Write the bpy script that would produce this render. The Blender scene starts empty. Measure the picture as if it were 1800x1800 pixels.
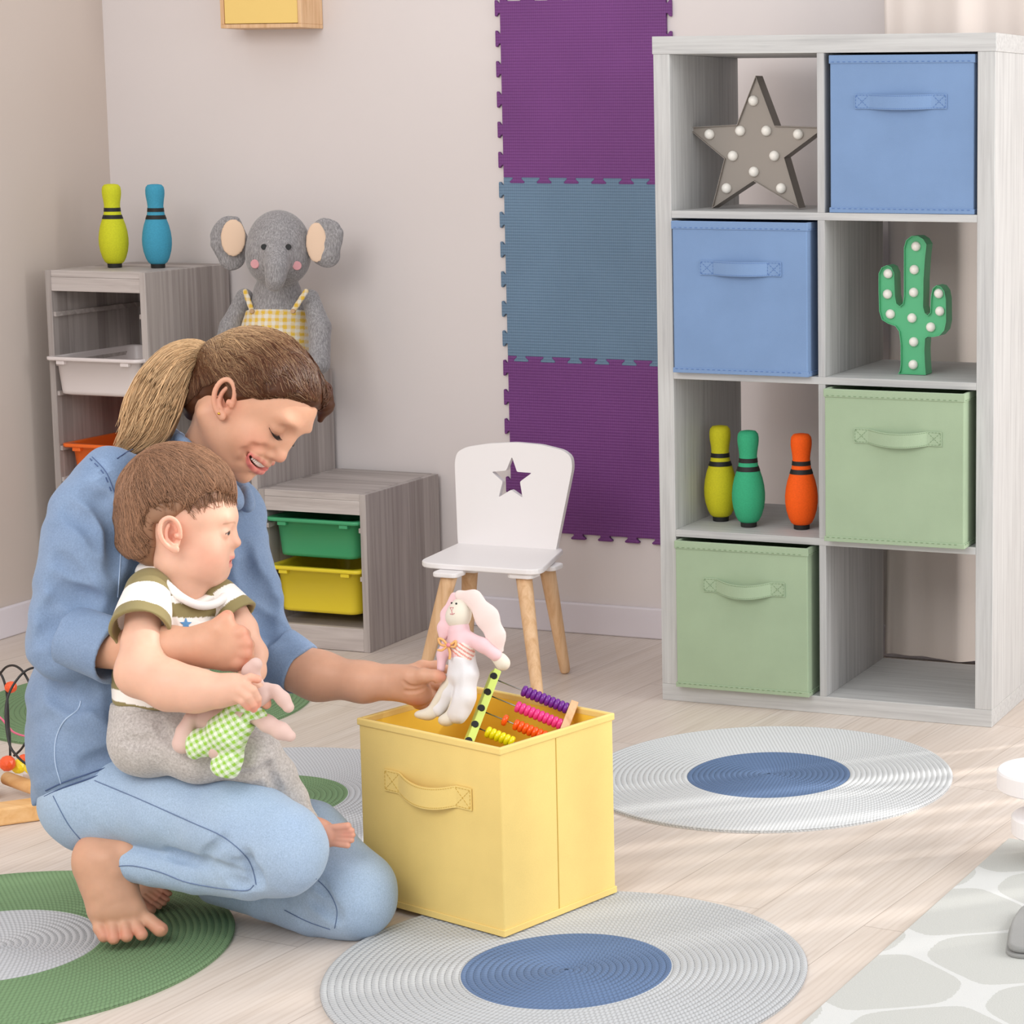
import bpy, bmesh, math, random
import numpy as np
from mathutils import Vector, Matrix
random.seed(7); rng = np.random.default_rng(7)
SC = bpy.context.scene
COL = SC.collection
PI = math.pi

# ------------------------------------------------------------------ camera geometry (pixel -> metres)
F, CX, CY, YAW, PIT, H = 4087.2, 1587.6, 767.8, .31851, .13741, 1.30136
_s, _c = math.sin(YAW), math.cos(YAW)
FW = np.array([-_s*math.cos(PIT), _c*math.cos(PIT), -math.sin(PIT)])
RT = np.array([_c, _s, 0.]); UP = np.cross(RT, FW); ORG = np.array([0, 0, H])
def ray(u, v): return FW + RT*(u-CX)/F + UP*(CY-v)/F
def gp(u, v, z=0.): r = ray(u, v); return ORG + r*((z-H)/r[2])
def yp(u, v, y): r = ray(u, v); return ORG + r*(y/r[1])
def at(u, v, D): return ORG + ray(u, v)*D

cam_data = bpy.data.cameras.new('camera'); cam = bpy.data.objects.new('camera', cam_data); COL.objects.link(cam)
cam.location = ORG
cam.rotation_euler = Matrix([[RT[0], UP[0], -FW[0]], [RT[1], UP[1], -FW[1]], [RT[2], UP[2], -FW[2]]]).to_euler()
cam_data.sensor_width = 36; cam_data.lens = F/1800*36
cam_data.shift_x = -(CX-900)/1800; cam_data.shift_y = (CY-900)/1800
cam_data.clip_end = 50; cam_data.clip_start = .05
SC.camera = cam

# ------------------------------------------------------------------ objects and tags
OFF = {}
def off(o):
    while o is not None:
        if o.name in OFF: return OFF[o.name]
        o = o.parent
    return Vector((0, 0, 0))
def thing(name, label, cat, loc=(0, 0, 0), rz=0., group=None):
    o = bpy.data.objects.new(name, None); COL.objects.link(o)
    o.empty_display_size = .05
    o.location = loc; o.rotation_euler = (0, 0, rz)
    o['label'] = label; o['category'] = cat
    if group: o['group'] = group
    OFF[o.name] = Vector(loc)
    return o
def tag(o, label=None, cat=None, group=None, kind=None):
    if label: o['label'] = label
    if cat: o['category'] = cat
    if group: o['group'] = group
    if kind: o['kind'] = kind
    return o
def link_mesh(name, me, mat, parent=None, smooth=False, bevel=0, seg=2, label=None, autosmooth=True):
    o = bpy.data.objects.new(name, me); COL.objects.link(o)
    if parent: o.parent = parent
    mats = mat if isinstance(mat, (list, tuple)) else [mat]
    for m in mats: me.materials.append(m)
    if smooth:
        me.polygons.foreach_set('use_smooth', [True]*len(me.polygons))
    if bevel:
        b = o.modifiers.new('edge', 'BEVEL'); b.width = bevel; b.segments = seg; b.limit_method = 'ANGLE'; b.angle_limit = .6
        b.harden_normals = False
    if label: o['label'] = label
    return o
class MB:
    """collects shapes; vertices in root-local metres"""
    def __init__(s): s.v = []; s.f = []; s.m = []; s.mi = 0
    def add(s, vs, fs):
        n = len(s.v); s.v += [tuple(map(float, p)) for p in vs]
        s.f += [tuple(i+n for i in f) for f in fs]; s.m += [s.mi]*len(fs); return s
    def box(s, x0, y0, z0, x1, y1, z1):
        return s.add([(x0,y0,z0),(x1,y0,z0),(x1,y1,z0),(x0,y1,z0),(x0,y0,z1),(x1,y0,z1),(x1,y1,z1),(x0,y1,z1)],
              [(0,3,2,1),(4,5,6,7),(0,1,5,4),(1,2,6,5),(2,3,7,6),(3,0,4,7)])
    def prism(s, pts, d0, d1, fr=None):
        """outline pts (a,b) in x/z plane extruded along y from d0 to d1; fr maps (a,y,b)->xyz"""
        fr = fr or (lambda a, y, b: (a, y, b)); n = len(pts)
        vs = [fr(a, d0, b) for a, b in pts]+[fr(a, d1, b) for a, b in pts]
        fs = [tuple(range(n)), tuple(reversed(range(n, 2*n)))]+[(i, i+n, (i+1) % n+n, (i+1) % n) for i in range(n)]
        return s.add(vs, fs)
    def lathe(s, prof, seg=32, c=(0, 0, 0), axis=None, cap=True):
        """prof [(r,z)]"""
        vs = []; fs = []; n = len(prof)
        for k in range(seg):
            a = 2*PI*k/seg
            for r, z in prof: vs.append((r*math.cos(a), r*math.sin(a), z))
        for k in range(seg):
            for i in range(n-1):
                a = k*n+i; b = ((k+1) % seg)*n+i
                fs.append((a, b, b+1, a+1))
        if cap:
            fs.append(tuple(k*n for k in reversed(range(seg)))); fs.append(tuple(k*n+n-1 for k in range(seg)))
        if axis is not None:
            q = Vector((0, 0, 1)).rotation_difference(Vector(axis)); vs = [q @ Vector(p) for p in vs]
        vs = [(p[0]+c[0], p[1]+c[1], p[2]+c[2]) for p in vs]
        return s.add(vs, fs)
    def tube(s, pts, r, seg=8, closed=False, cap=True):
        pts = [Vector(p) for p in pts]; n = len(pts)
        rs = r if isinstance(r, (list, tuple, np.ndarray)) else [r]*n
        vs = []; fs = []; up = None
        for i, p in enumerate(pts):
            a = pts[(i-1) % n] if (closed or i) else p; b = pts[(i+1) % n] if (closed or i < n-1) else p
            t = (b-a); t = t.normalized() if t.length > 1e-9 else Vector((0, 0, 1))
            if up is None: up = t.orthogonal().normalized()
            up = (up-t*up.dot(t)); up = up.normalized() if up.length > 1e-6 else t.orthogonal().normalized()
            w = t.cross(up)
            for k in range(seg):
                an = 2*PI*k/seg; vs.append(p+(up*math.cos(an)+w*math.sin(an))*rs[i])
        for i in range(n if closed else n-1):
            for k in range(seg):
                a = i*seg+k; b = i*seg+(k+1) % seg; c2 = ((i+1) % n)*seg+(k+1) % seg; d = ((i+1) % n)*seg+k
                fs.append((a, b, c2, d))
        if cap and not closed:
            fs.append(tuple(reversed(range(seg)))); fs.append(tuple((n-1)*seg+k for k in range(seg)))
        return s.add(vs, fs)
    def ball(s, c, r, seg=20, rings=12, sc=(1, 1, 1)):
        prof = [(max(1e-4, math.sin(PI*i/rings)), -math.cos(PI*i/rings)) for i in range(rings+1)]
        m = MB().lathe(prof, seg, cap=False)
        r3 = [r*k for k in sc]
        return s.add([(c[0]+p[0]*r3[0], c[1]+p[1]*r3[1], c[2]+p[2]*r3[2]) for p in m.v], m.f)
    def xf(s, M):
        s.v = [tuple(M @ Vector(p)) for p in s.v]; return s
    def build(s, name, mat, parent=None, world=False, **kw):
        v = s.v
        if world:
            o = off(parent) if parent else Vector((0, 0, 0)); v = [(p[0]-o.x, p[1]-o.y, p[2]-o.z) for p in v]
        me = bpy.data.meshes.new(name); me.from_pydata(v, [], s.f); me.validate(); 
        if any(s.m) and len(me.polygons) == len(s.m): me.polygons.foreach_set('material_index', s.m)
        me.update()
        return link_mesh(name, me, mat, parent, **kw)
def dup_tree(o, loc=None, rz=None, parent=None, label=None, group=None):
    c = o.copy(); COL.objects.link(c); c.parent = parent
    if loc is not None: c.location = loc; OFF[c.name] = Vector(loc)
    if rz is not None: c.rotation_euler = (0, 0, rz)
    if label: c['label'] = label
    if group: c['group'] = group
    for ch in list(o.children): dup_tree(ch, parent=c)
    return c
def catmull(pts, n=8, closed=False):
    P = [np.array(p, float) for p in pts]; out = []; N = len(P)
    rngi = range(N if closed else N-1)
    for i in rngi:
        p0 = P[(i-1) % N] if (closed or i > 0) else P[i]; p1 = P[i]; p2 = P[(i+1) % N]
        p3 = P[(i+2) % N] if (closed or i+2 < N) else P[(i+1) % N]
        for k in range(n):
            t = k/n
            out.append(.5*((2*p1)+(-p0+p2)*t+(2*p0-5*p1+4*p2-p3)*t*t+(-p0+3*p1-3*p2+p3)*t**3))
    if not closed: out.append(P[-1])
    return out

# ------------------------------------------------------------------ materials
def lin(c):
    c = c/255.; return c/12.92 if c <= .04045 else ((c+.055)/1.055)**2.4
def rgb(r, g, b): return (lin(r), lin(g), lin(b), 1)
class NT:
    def __init__(s, name):
        s.mat = bpy.data.materials.new(name); s.mat.use_nodes = True; s.t = s.mat.node_tree
        s.b = s.t.nodes['Principled BSDF']
    def n(s, typ, **kw):
        x = s.t.nodes.new(typ)
        for k, v in kw.items():
            if k.startswith('i_'):
                x.inputs[k[2:].replace('_', ' ')].default_value = v
            else: setattr(x, k, v)
        return x
    def l(s, a, b): s.t.links.new(a, b)
    def coord(s, scale=(1, 1, 1), rot=(0, 0, 0), kind='Object'):
        tc = s.n('ShaderNodeTexCoord'); mp = s.n('ShaderNodeMapping'); s.l(tc.outputs[kind], mp.inputs[0])
        mp.inputs['Scale'].default_value = scale; mp.inputs['Rotation'].default_value = rot
        return mp.outputs[0]
    def noise(s, vec, scale, detail=3, rough=.5, dist=0):
        x = s.n('ShaderNodeTexNoise'); s.l(vec, x.inputs['Vector'])
        x.inputs['Scale'].default_value = scale; x.inputs['Detail'].default_value = detail
        x.inputs['Roughness'].default_value = rough; x.inputs['Distortion'].default_value = dist
        return x.outputs['Fac']
    def ramp(s, fac, stops):
        x = s.n('ShaderNodeValToRGB'); s.l(fac, x.inputs[0]); e = x.color_ramp.elements
        while len(e) < len(stops): e.new(.5)
        for q, (p, c) in zip(e, stops):
            q.position = p; q.color = c if len(c) == 4 else (*c, 1)
        return x.outputs[0]
    def mix(s, fac, a, b, typ='MIX'):
        x = s.n('ShaderNodeMix', data_type='RGBA', blend_type=typ)
        for sock, val in ((0, fac), (6, a), (7, b)):
            if isinstance(val, (float, int)): x.inputs[sock].default_value = val
            elif isinstance(val, tuple): x.inputs[sock].default_value = val
            else: s.l(val, x.inputs[sock])
        return x.outputs[2]
    def math(s, op, a, b=None, c=None):
        x = s.n('ShaderNodeMath', operation=op)
        for i, val in enumerate((a, b, c)):
            if val is None: continue
            if isinstance(val, (float, int)): x.inputs[i].default_value = val
            else: s.l(val, x.inputs[i])
        return x.outputs[0]
    def bump(s, h, strength=.3, dist=.002, normal=None):
        x = s.n('ShaderNodeBump'); x.inputs['Strength'].default_value = strength; x.inputs['Distance'].default_value = dist
        s.l(h, x.inputs['Height'])
        if normal is not None: s.l(normal, x.inputs['Normal'])
        s.l(x.outputs[0], s.b.inputs['Normal']); return x.outputs[0]
    def col(s, c):
        if isinstance(c, tuple): s.b.inputs['Base Color'].default_value = c
        else: s.l(c, s.b.inputs['Base Color'])
        return s
    def set(s, rough=.5, spec=.5, metal=0, sss=0, sssr=None, sheen=0, coat=0, trans=0):
        b = s.b.inputs; b['Roughness'].default_value = rough; b['Specular IOR Level'].default_value = spec
        b['Metallic'].default_value = metal
        if sss: b['Subsurface Weight'].default_value = sss; b['Subsurface Scale'].default_value = .01; b['Subsurface Radius'].default_value = sssr or (1, .35, .2)
        if sheen: b['Sheen Weight'].default_value = sheen; b['Sheen Roughness'].default_value = .4
        if coat: b['Coat Weight'].default_value = coat; b['Coat Roughness'].default_value = .1
        return s
def plain(name, c, rough=.5, spec=.4, nz=0., nscale=40, bump=0., bscale=400, var=.06, **kw):
    t = NT(name); co = t.coord()
    if nz:
        f = t.noise(co, nscale, 4)
        a = tuple(x*(1-nz) for x in c[:3])+(1,); b = tuple(min(1, x*(1+nz)) for x in c[:3])+(1,)
        t.col(t.ramp(f, [(.3, a), (.7, b)]))
    else: t.col(c)
    if bump: t.bump(t.noise(co, bscale, 2), bump, .001)
    t.set(rough, spec, **kw); return t.mat
def stretched(t, along, hi, lo):
    sc = [hi, hi, hi]; sc['xyz'.index(along)] = lo; return t.coord(scale=tuple(sc))
def wood(name, cols, along='z', stave=0., rough=.55, hi=60, lo=2.5, bumpy=.15, spec=.35):
    """cols: dark, mid, light"""
    t = NT(name); g = t.noise(stretched(t, along, hi, lo), 1, 5, .6, .4)
    base = t.ramp(g, [(.28, cols[0]), (.5, cols[1]), (.75, cols[2])])
    if stave:
        co = t.coord(); sx = t.n('ShaderNodeSeparateXYZ'); t.l(co, sx.inputs[0])
        ax = {'z': (0, 1), 'x': (1, 2), 'y': (0, 2)}[along]
        s1 = t.math('ADD', sx.outputs[ax[0]], sx.outputs[ax[1]])
        s1 = t.math('ADD', s1, t.math('MULTIPLY', t.math('SINE', t.math('MULTIPLY', s1, 23.)), .013))
        fl = t.math('FLOOR', t.math('DIVIDE', s1, stave)); wn = t.n('ShaderNodeTexWhiteNoise', noise_dimensions='1D'); t.l(fl, wn.inputs['W'])
        k = t.ramp(wn.outputs['Value'], [(0, (.68, .665, .655)), (1, (1.0, 1.0, 1.0))])
        base = t.mix(1., base, k, 'MULTIPLY')
    t.col(base); t.bump(g, bumpy, .001); t.set(rough, spec); return t.mat

M = {}
# walls
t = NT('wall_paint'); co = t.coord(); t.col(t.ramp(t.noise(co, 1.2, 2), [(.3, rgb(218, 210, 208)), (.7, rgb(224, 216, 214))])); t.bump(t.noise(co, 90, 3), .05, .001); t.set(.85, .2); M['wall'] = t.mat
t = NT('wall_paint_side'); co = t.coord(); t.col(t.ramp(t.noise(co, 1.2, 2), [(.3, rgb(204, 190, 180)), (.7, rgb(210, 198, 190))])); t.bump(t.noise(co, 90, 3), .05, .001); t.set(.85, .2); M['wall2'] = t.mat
M['base'] = plain('white_baseboard_paint', rgb(226, 220, 226), .45)
# floor: pale planks running away from the viewer
t = NT('pale_oak_planks')
FROT = .115
tc = t.n('ShaderNodeTexCoord'); mp = t.n('ShaderNodeMapping'); t.l(tc.outputs['Object'], mp.inputs[0])
mp.inputs['Rotation'].default_value = (0, 0, PI/2+FROT); mp.inputs['Location'].default_value = (.3, .045, 0)
br = t.n('ShaderNodeTexBrick'); t.l(mp.outputs[0], br.inputs['Vector'])
br.offset = .37; br.offset_frequency = 2; br.squash = 1
br.inputs['Color1'].default_value = (0, 0, 0, 1); br.inputs['Color2'].default_value = (1, 1, 1, 1); br.inputs['Mortar'].default_value = (.5, .5, .5, 1)
br.inputs['Scale'].default_value = 1; br.inputs['Mortar Size'].default_value = .0011; br.inputs['Mortar Smooth'].default_value = .4
br.inputs['Brick Width'].default_value = 1.25; br.inputs['Row Height'].default_value = .192
br2 = t.n('ShaderNodeTexBrick'); t.l(mp.outputs[0], br2.inputs['Vector']); br2.offset = .37
for k, v in (('Scale', 1), ('Mortar Size', 0.), ('Brick Width', 1.25), ('Row Height', .192)): br2.inputs[k].default_value = v
br2.inputs['Color1'].default_value = (0, 0, 0, 1); br2.inputs['Color2'].default_value = (1, 1, 1, 1)
sep = t.n('ShaderNodeSeparateXYZ'); t.l(mp.outputs[0], sep.inputs[0])
cmb = t.n('ShaderNodeCombineXYZ'); t.l(t.math('MULTIPLY', sep.outputs[0], 2.2), cmb.inputs[0]); t.l(t.math('MULTIPLY', sep.outputs[1], 34.), cmb.inputs[1])
t.l(t.math('MULTIPLY', br2.outputs['Color'], 37.), cmb.inputs[2])
g1 = t.noise(cmb.outputs[0], 1., 6, .62, 1.2)
cmb2 = t.n('ShaderNodeCombineXYZ'); t.l(t.math('MULTIPLY', sep.outputs[0], 1.6), cmb2.inputs[0]); t.l(t.math('MULTIPLY', sep.outputs[1], 9.), cmb2.inputs[1]); t.l(t.math('MULTIPLY', br2.outputs['Color'], 17.), cmb2.inputs[2])
wv = t.n('ShaderNodeTexWave', wave_type='RINGS'); t.l(cmb2.outputs[0], wv.inputs[0]); wv.inputs['Scale'].default_value = 3.2; wv.inputs['Distortion'].default_value = 9; wv.inputs['Detail'].default_value = 3; wv.inputs['Detail Scale'].default_value = .6
base = t.ramp(g1, [(.25, rgb(198, 184, 172)), (.5, rgb(212, 200, 190)), (.75, rgb(222, 212, 204))])
base = t.mix(.10, base, t.ramp(wv.outputs['Fac'], [(0, rgb(150, 125, 105)), (.35, rgb(225, 212, 200)), (1, rgb(235, 225, 215))]))
base = t.mix(t.math('MULTIPLY', br2.outputs['Color'], .25), base, rgb(214, 196, 180))
base = t.mix(t.math('MULTIPLY', br.outputs['Fac'], .55), base, rgb(150, 132, 120))
t.col(base); t.bump(t.math('SUBTRACT', g1, t.math('MULTIPLY', br.outputs['Fac'], 2.)), .12, .001); t.set(.42, .4); M['floor'] = t.mat
M['shelf_v'] = wood('pale_grey_wood_upright', (rgb(176, 176, 176), rgb(194, 194, 193), rgb(205, 206, 205)), 'z', hi=110, lo=4)
M['shelf_h'] = wood('pale_grey_wood_board', (rgb(176, 176, 176), rgb(194, 194, 193), rgb(205, 206, 205)), 'x', hi=110, lo=4)
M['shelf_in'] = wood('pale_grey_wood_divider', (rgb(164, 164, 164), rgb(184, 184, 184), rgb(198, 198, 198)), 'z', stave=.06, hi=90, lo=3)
GW = (rgb(158, 148, 144), rgb(180, 171, 167), rgb(197, 189, 185))
M['gw_v'] = wood('grey_stave_wood_upright', GW, 'z', stave=.045, hi=70, lo=2.2)
M['gw_h'] = wood('grey_stave_wood_board', tuple(tuple(min(1, x*1.15) for x in c[:3])+(1,) for c in GW), 'x', hi=60, lo=3)
M['gw_y'] = wood('grey_stave_wood_top', tuple(tuple(min(1, x*1.1) for x in c[:3])+(1,) for c in GW), 'x', stave=.06, hi=60, lo=3)
M['beech'] = wood('beech_wood', (rgb(205, 160, 116), rgb(222, 182, 140), rgb(232, 196, 158)), 'z', hi=80, lo=5, rough=.5)
M['pine'] = wood('golden_pine_wood', (rgb(214, 160, 100), rgb(228, 180, 122), rgb(238, 196, 142)), 'x', hi=50, lo=4)
M['white'] = plain('satin_white_paint', rgb(240, 236, 236), .4, .4)
M['trayw'] = plain('white_plastic', rgb(226, 216, 214), .35, .45)
M['trayg'] = plain('green_plastic', rgb(66, 160, 110), .35, .45)
M['trayy'] = plain('yellow_plastic', rgb(232, 208, 48), .35, .45)
M['trayo'] = plain('orange_plastic', rgb(244, 112, 40), .35, .45)
def fabric(name, c, sc=700, b=.25, nz=.05):
    t = NT(name); co = t.coord(); f = t.noise(co, 9, 3); v = t.noise(co, sc, 2, .7)
    a = tuple(x*(1-nz) for x in c[:3])+(1,); d = tuple(min(1, x*(1+nz)) for x in c[:3])+(1,)
    t.col(t.mix(.12, t.ramp(f, [(.3, a), (.7, d)]), t.ramp(v, [(.35, tuple(x*.7 for x in c[:3])+(1,)), (.65, d)])))
    t.bump(v, b, .0008); t.set(.8, .25, sheen=.15); return t.mat
M['fblue'] = fabric('blue_felt_fabric', rgb(122, 150, 190)); M['fblued'] = plain('blue_thread', rgb(78, 112, 170), .8)
M['fgreen'] = fabric('sage_green_felt_fabric', rgb(162, 182, 152)); M['fgreend'] = plain('sage_thread', rgb(118, 142, 108), .8)
M['fyel'] = fabric('yellow_felt_fabric', rgb(238, 208, 128)); M['fyeld'] = plain('yellow_thread', rgb(200, 165, 75), .8)
M['fyelin'] = plain('yellow_box_lining', rgb(250, 208, 72), .75)
t = NT('purple_foam'); 
def foam(name, c):
    t = NT(name); co = t.coord(); sx = t.n('ShaderNodeSeparateXYZ'); t.l(co, sx.inputs[0])
    a = t.math('SINE', t.math('MULTIPLY', sx.outputs[0], 1100.)); b = t.math('SINE', t.math('MULTIPLY', sx.outputs[2], 850.))
    h = t.math('ADD', t.math('MULTIPLY', a, .5), b)
    n_ = t.noise(co, 5, 3)
    k = t.ramp(n_, [(.3, tuple(x*.86 for x in c[:3])+(1,)), (.7, c)])
    t.col(t.mix(t.math('MULTIPLY', t.math('ADD', h, 1.5), .06), k, tuple(min(1, x*2.0+.02) for x in c[:3])+(1,))); t.bump(h, .35, .001); t.set(.6, .35); return t.mat
M['foamp'] = foam('purple_foam', rgb(112, 58, 122)); M['foamb'] = foam('slate_blue_foam', rgb(100, 126, 150))
M['black'] = plain('black_band', rgb(32, 31, 30), .6); M['metalg'] = plain('warm_grey_metal', rgb(150, 142, 134), .45, .5, metal=.2)
M['metalgr'] = plain('green_enamelled_metal', rgb(88, 182, 130), .35, .5)
M['bulb'] = plain('white_bulb_plastic', rgb(246, 242, 234), .3, .5)
def cloth_foam(name, c): return plain(name, c, .75, .25, nz=.07, nscale=300, bump=.25, bscale=500)
M['ply'] = cloth_foam('lime_pin_foam', rgb(204, 206, 42)); M['plb'] = cloth_foam('turquoise_pin_foam', rgb(66, 152, 182))
M['plg'] = cloth_foam('green_pin_foam', rgb(58, 168, 122)); M['plo'] = cloth_foam('orange_pin_foam', rgb(250, 96, 22)); M['ply2'] = cloth_foam('yellow_pin_foam', rgb(206, 198, 38))

# ------------------------------------------------------------------ the room
YB, XL = 5.235, -3.942
def struct(name, mb, mat, **kw): return tag(mb.build(name, mat, **kw), kind='structure')
struct('floor', MB().box(XL-.1, .2, -.08, 3.2, YB+.1, 0), M['floor'])
WX0, WX1 = -.66, 1.5      # tall window beyond the frame, behind the curtain and the added blind
wbk = MB().box(XL-.1, YB, 0, WX0, YB+.1, 2.6); wbk.box(WX1, YB, 0, 3.2, YB+.1, 2.6); wbk.box(WX0, YB, 2.35, WX1, YB+.1, 2.6); wbk.box(WX0, YB, 0, WX1, YB+.1, .06)
struct('wall_back', wbk, M['wall'])
wf = MB()
for x in (WX0, (WX0+WX1)/2-.03, WX1-.05): wf.box(x, YB+.02, .06, x+.05, YB+.08, 2.35)
wf.box(WX0, YB+.02, .06, WX1, YB+.08, .11); wf.box(WX0, YB+.02, 2.30, WX1, YB+.08, 2.35)
struct('window_1', wf, M['base'])
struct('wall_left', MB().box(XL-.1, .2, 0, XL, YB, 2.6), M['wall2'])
struct('baseboard_back', MB().box(XL, YB-.014, 0, WX0, YB, .078), M['base'], bevel=.004)
struct('baseboard_left', MB().box(XL, .2, 0, XL+.014, YB-.014, .078), M['base'], bevel=.004)

# ------------------------------------------------------------------ open cube shelf
W, HS, D, T, TI = .77, 1.47, .39, .038, .016
OW = (W-2*T-TI)/2; OZ = (HS-2*T-3*TI)/4
SX, SY = -2.11, 4.671
def lev(k): return T+k*(OZ+TI)        # floor of row k (0 = bottom)
sh = thing('shelving_unit', 'tall pale grey wooden cube shelf with eight compartments standing by the curtain', 'shelf', (SX, SY, 0))
MB().box(0, 0, 0, W, D, T).build('bottom_board', M['shelf_h'], sh, bevel=.0012)
MB().box(-.002, -.001, HS-T, W+.002, D, HS).build('top_board', M['shelf_h'], sh, bevel=.0012)
for x in (0, W-T): MB().box(x, 0, T, x+T, D, HS-T).build('side_panel', M['shelf_v'] if x == 0 else M['shelf_v'], sh, bevel=.0012)
for k in (1, 2, 3): MB().box(T, 0, lev(k)-TI, W-T, D, lev(k)).build('shelf_board', M['shelf_h'], sh, bevel=.0008)
for k in range(4): MB().box(T+OW, .0005, lev(k), T+OW+TI, D, lev(k)+OZ).build('divider', M['shelf_in'], sh, bevel=.0008)

# ------------------------------------------------------------------ fabric boxes
def handle(parent, fm, tm, cx, cz, hw, hh, bulge, sag, yf, up=0.):
    """strap on the front face (y = yf, facing -y), sagging towards its middle"""
    n = 24; vs = []; fs = []; tabw = hh*1.0
    def pt(s, q, out):     # s -1..1 along, q -1..1 across
        x = cx+s*hw; e = max(0, 1-(abs(s)*hw/(hw-tabw))**2) if abs(s)*hw < hw-tabw else 0
        return (x, yf-.0012-bulge*e-out, cz+q*hh/2-sag*e)
    m = MB()
    for out in (0, .0022):
        for i in range(n+1):
            s = -1+2*i/n
            m.v += [pt(s, -1, out), pt(s, 1, out)]
    k = 2*(n+1)
    for i in range(n):
        a = 2*i; m.f += [(a, a+1, a+3, a+2), (k+a, k+a+2, k+a+3, k+a+1), (a, a+2, k+a+2, k+a), (a+1, k+a+1, k+a+3, a+3)]
    m.f += [(0, k, k+1, 1), (2*n, 2*n+1, k+2*n+1, k+2*n)]; m.m = [0]*len(m.f)
    h = m.build('handle', fm, parent, smooth=False)
    st = MB()
    def stitch(a, b):
        L = math.dist(a, b); nn = max(2, int(L/.0058))
        for i in range(nn):
            p = [a[j]+(b[j]-a[j])*(i+.12)/nn for j in range(3)]; q = [a[j]+(b[j]-a[j])*(i+.78)/nn for j in range(3)]
            st.tube([p, q], .00055, 4)
    for sgn in (-1, 1):
        a = sgn*.975; b = sgn*(hw-tabw)/hw
        c1, c2, c3, c4 = pt(a, -.85, .0024), pt(a, .85, .0024), pt(b, .85, .0024), pt(b, -.85, .0024)
        for p, q in ((c1, c2), (c2, c3), (c3, c4), (c4, c1), (c1, c3), (c2, c4)): stitch(p, q)
    for q in (-.85, .85):
        ps = [pt(s, q, .0024) for s in np.linspace(-(hw-tabw)/hw, (hw-tabw)/hw, 16)]
        for a, b in zip(ps, ps[1:]): stitch(a, b)
    st.build('stitching', tm, h)
    return h
def storage_box(name, label, loc, w, d, h, fm, tm, lin_m, hd, rz=0., group=None, fold=False, rimr=.0035):
    b = thing(name, label, 'box', loc, rz, group)
    x0, x1 = -w/2, w/2; wt = .005
    m = MB()
    # walls as a ring plus a floor, hollow inside
    o = [(x0, 0), (x1, 0), (x1, d), (x0, d)]; i_ = [(x0+wt, wt), (x1-wt, wt), (x1-wt, d-wt), (x0+wt, d-wt)]
    vs = [(x, y, 0) for x, y in o]+[(x, y, h) for x, y in o]+[(x, y, h) for x, y in i_]+[(x, y, wt) for x, y in i_]
    m.mi = 0; m.add(vs, [(3, 2, 1, 0)]+[(k, (k+1) % 4, 4+(k+1) % 4, 4+k) for k in range(4)]+[(4+k, 4+(k+1) % 4, 8+(k+1) % 4, 8+k) for k in range(4)])
    m.mi = 1; m.f += [(8+k, 8+(k+1) % 4, 12+(k+1) % 4, 12+k) for k in range(4)]+[(12, 13, 14, 15)]; m.m += [1]*5
    m.build('body', [fm, lin_m], b, bevel=.0022)
    def band(z, hh, e, nm):
        r = MB(); oo = [(x0-e, -e), (x1+e, -e), (x1+e, d+e), (x0-e, d+e)]
        ii = [(x0+wt+.0003, wt+.0003), (x1-wt-.0003, wt+.0003), (x1-wt-.0003, d-wt-.0003), (x0+wt+.0003, d-wt-.0003)] if z > .1 else [(x0, 0), (x1, 0), (x1, d), (x0, d)]
        vs = [(x, y, z) for x, y in oo]+[(x, y, z+hh) for x, y in oo]+[(x, y, z+hh) for x, y in ii]+[(x, y, z) for x, y in ii]
        r.add(vs, [(k, (k+1) % 4, 4+(k+1) % 4, 4+k) for k in range(4)]+[(4+k, 4+(k+1) % 4, 8+(k+1) % 4, 8+k) for k in range(4)]+[(8+k, 8+(k+1) % 4, 12+(k+1) % 4, 12+k) for k in range(4)]+[(12+k, 12+(k+1) % 4, (k+1) % 4, k) for k in range(4)])
        o_ = r.build(nm, fm, b, bevel=e*.8, seg=3)
        zz = z+hh*(.2 if z > .1 else .8)
        if not fold:
            s_ = MB(); xs = np.arange(x0+.004, x1-.008, .0125)
            for x in xs: s_.tube([(x, -e-.0004, zz), (x+.006, -e-.0004, zz)], .0007, 4)
            for y in np.arange(.004, d-.008, .0125): s_.tube([(x1+e+.0004, y, zz), (x1+e+.0004, y+.006, zz)], .0007, 4)
            s_.build('stitching', tm, o_)
    band(h-(.018 if not fold else .012), .018 if not fold else .012, .0022 if not fold else .003, 'top_trim'); band(0, .011, .0020, 'bottom_trim')
    if fold:
        MB().tube([(x1+.0002, d*.48, .011), (x1+.0002, d*.48, h-.012)], .0008, 6).build('side_seam', tm, b)
    handle(b, fm, tm, *hd)
    return b
bh = .331
def sbox(label, col, row, yo, mats, hc, bulge, sag, rz=0, w=.312, group=None, cxo=0):
    x = SX+T+col*(OW+TI)+OW/2+cxo; z = lev(row)
    return storage_box('storage_box', label, (x, SY+yo, z+.0006), w, .36, bh, *mats, (hc[0]-x, hc[1]-z, hc[2]/2, .031, bulge, sag, 0), rz=rz, group=group)
def hc(u0, v0, u1, v1, yo=0):
    a = yp(u0, v0, SY+yo); b = yp(u1, v1, SY+yo); return ((a[0]+b[0])/2, (a[2]+b[2])/2, abs(b[0]-a[0]))
mb_, mg_ = (M['fblue'], M['fblued'], M['fblue']), (M['fgreen'], M['fgreend'], M['fgreen'])
sbox('blue fabric storage box in the top row of the grey shelf', 1, 3, .004, mb_, hc(1502, 179, 1664, 179), .012, .002, w=.318, cxo=.002)
sbox('blue fabric storage box in the second row, under the star light', 0, 2, -.018, mb_, hc(1231, 472, 1374, 473, -.018), .014, .001, cxo=-.004)
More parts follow.
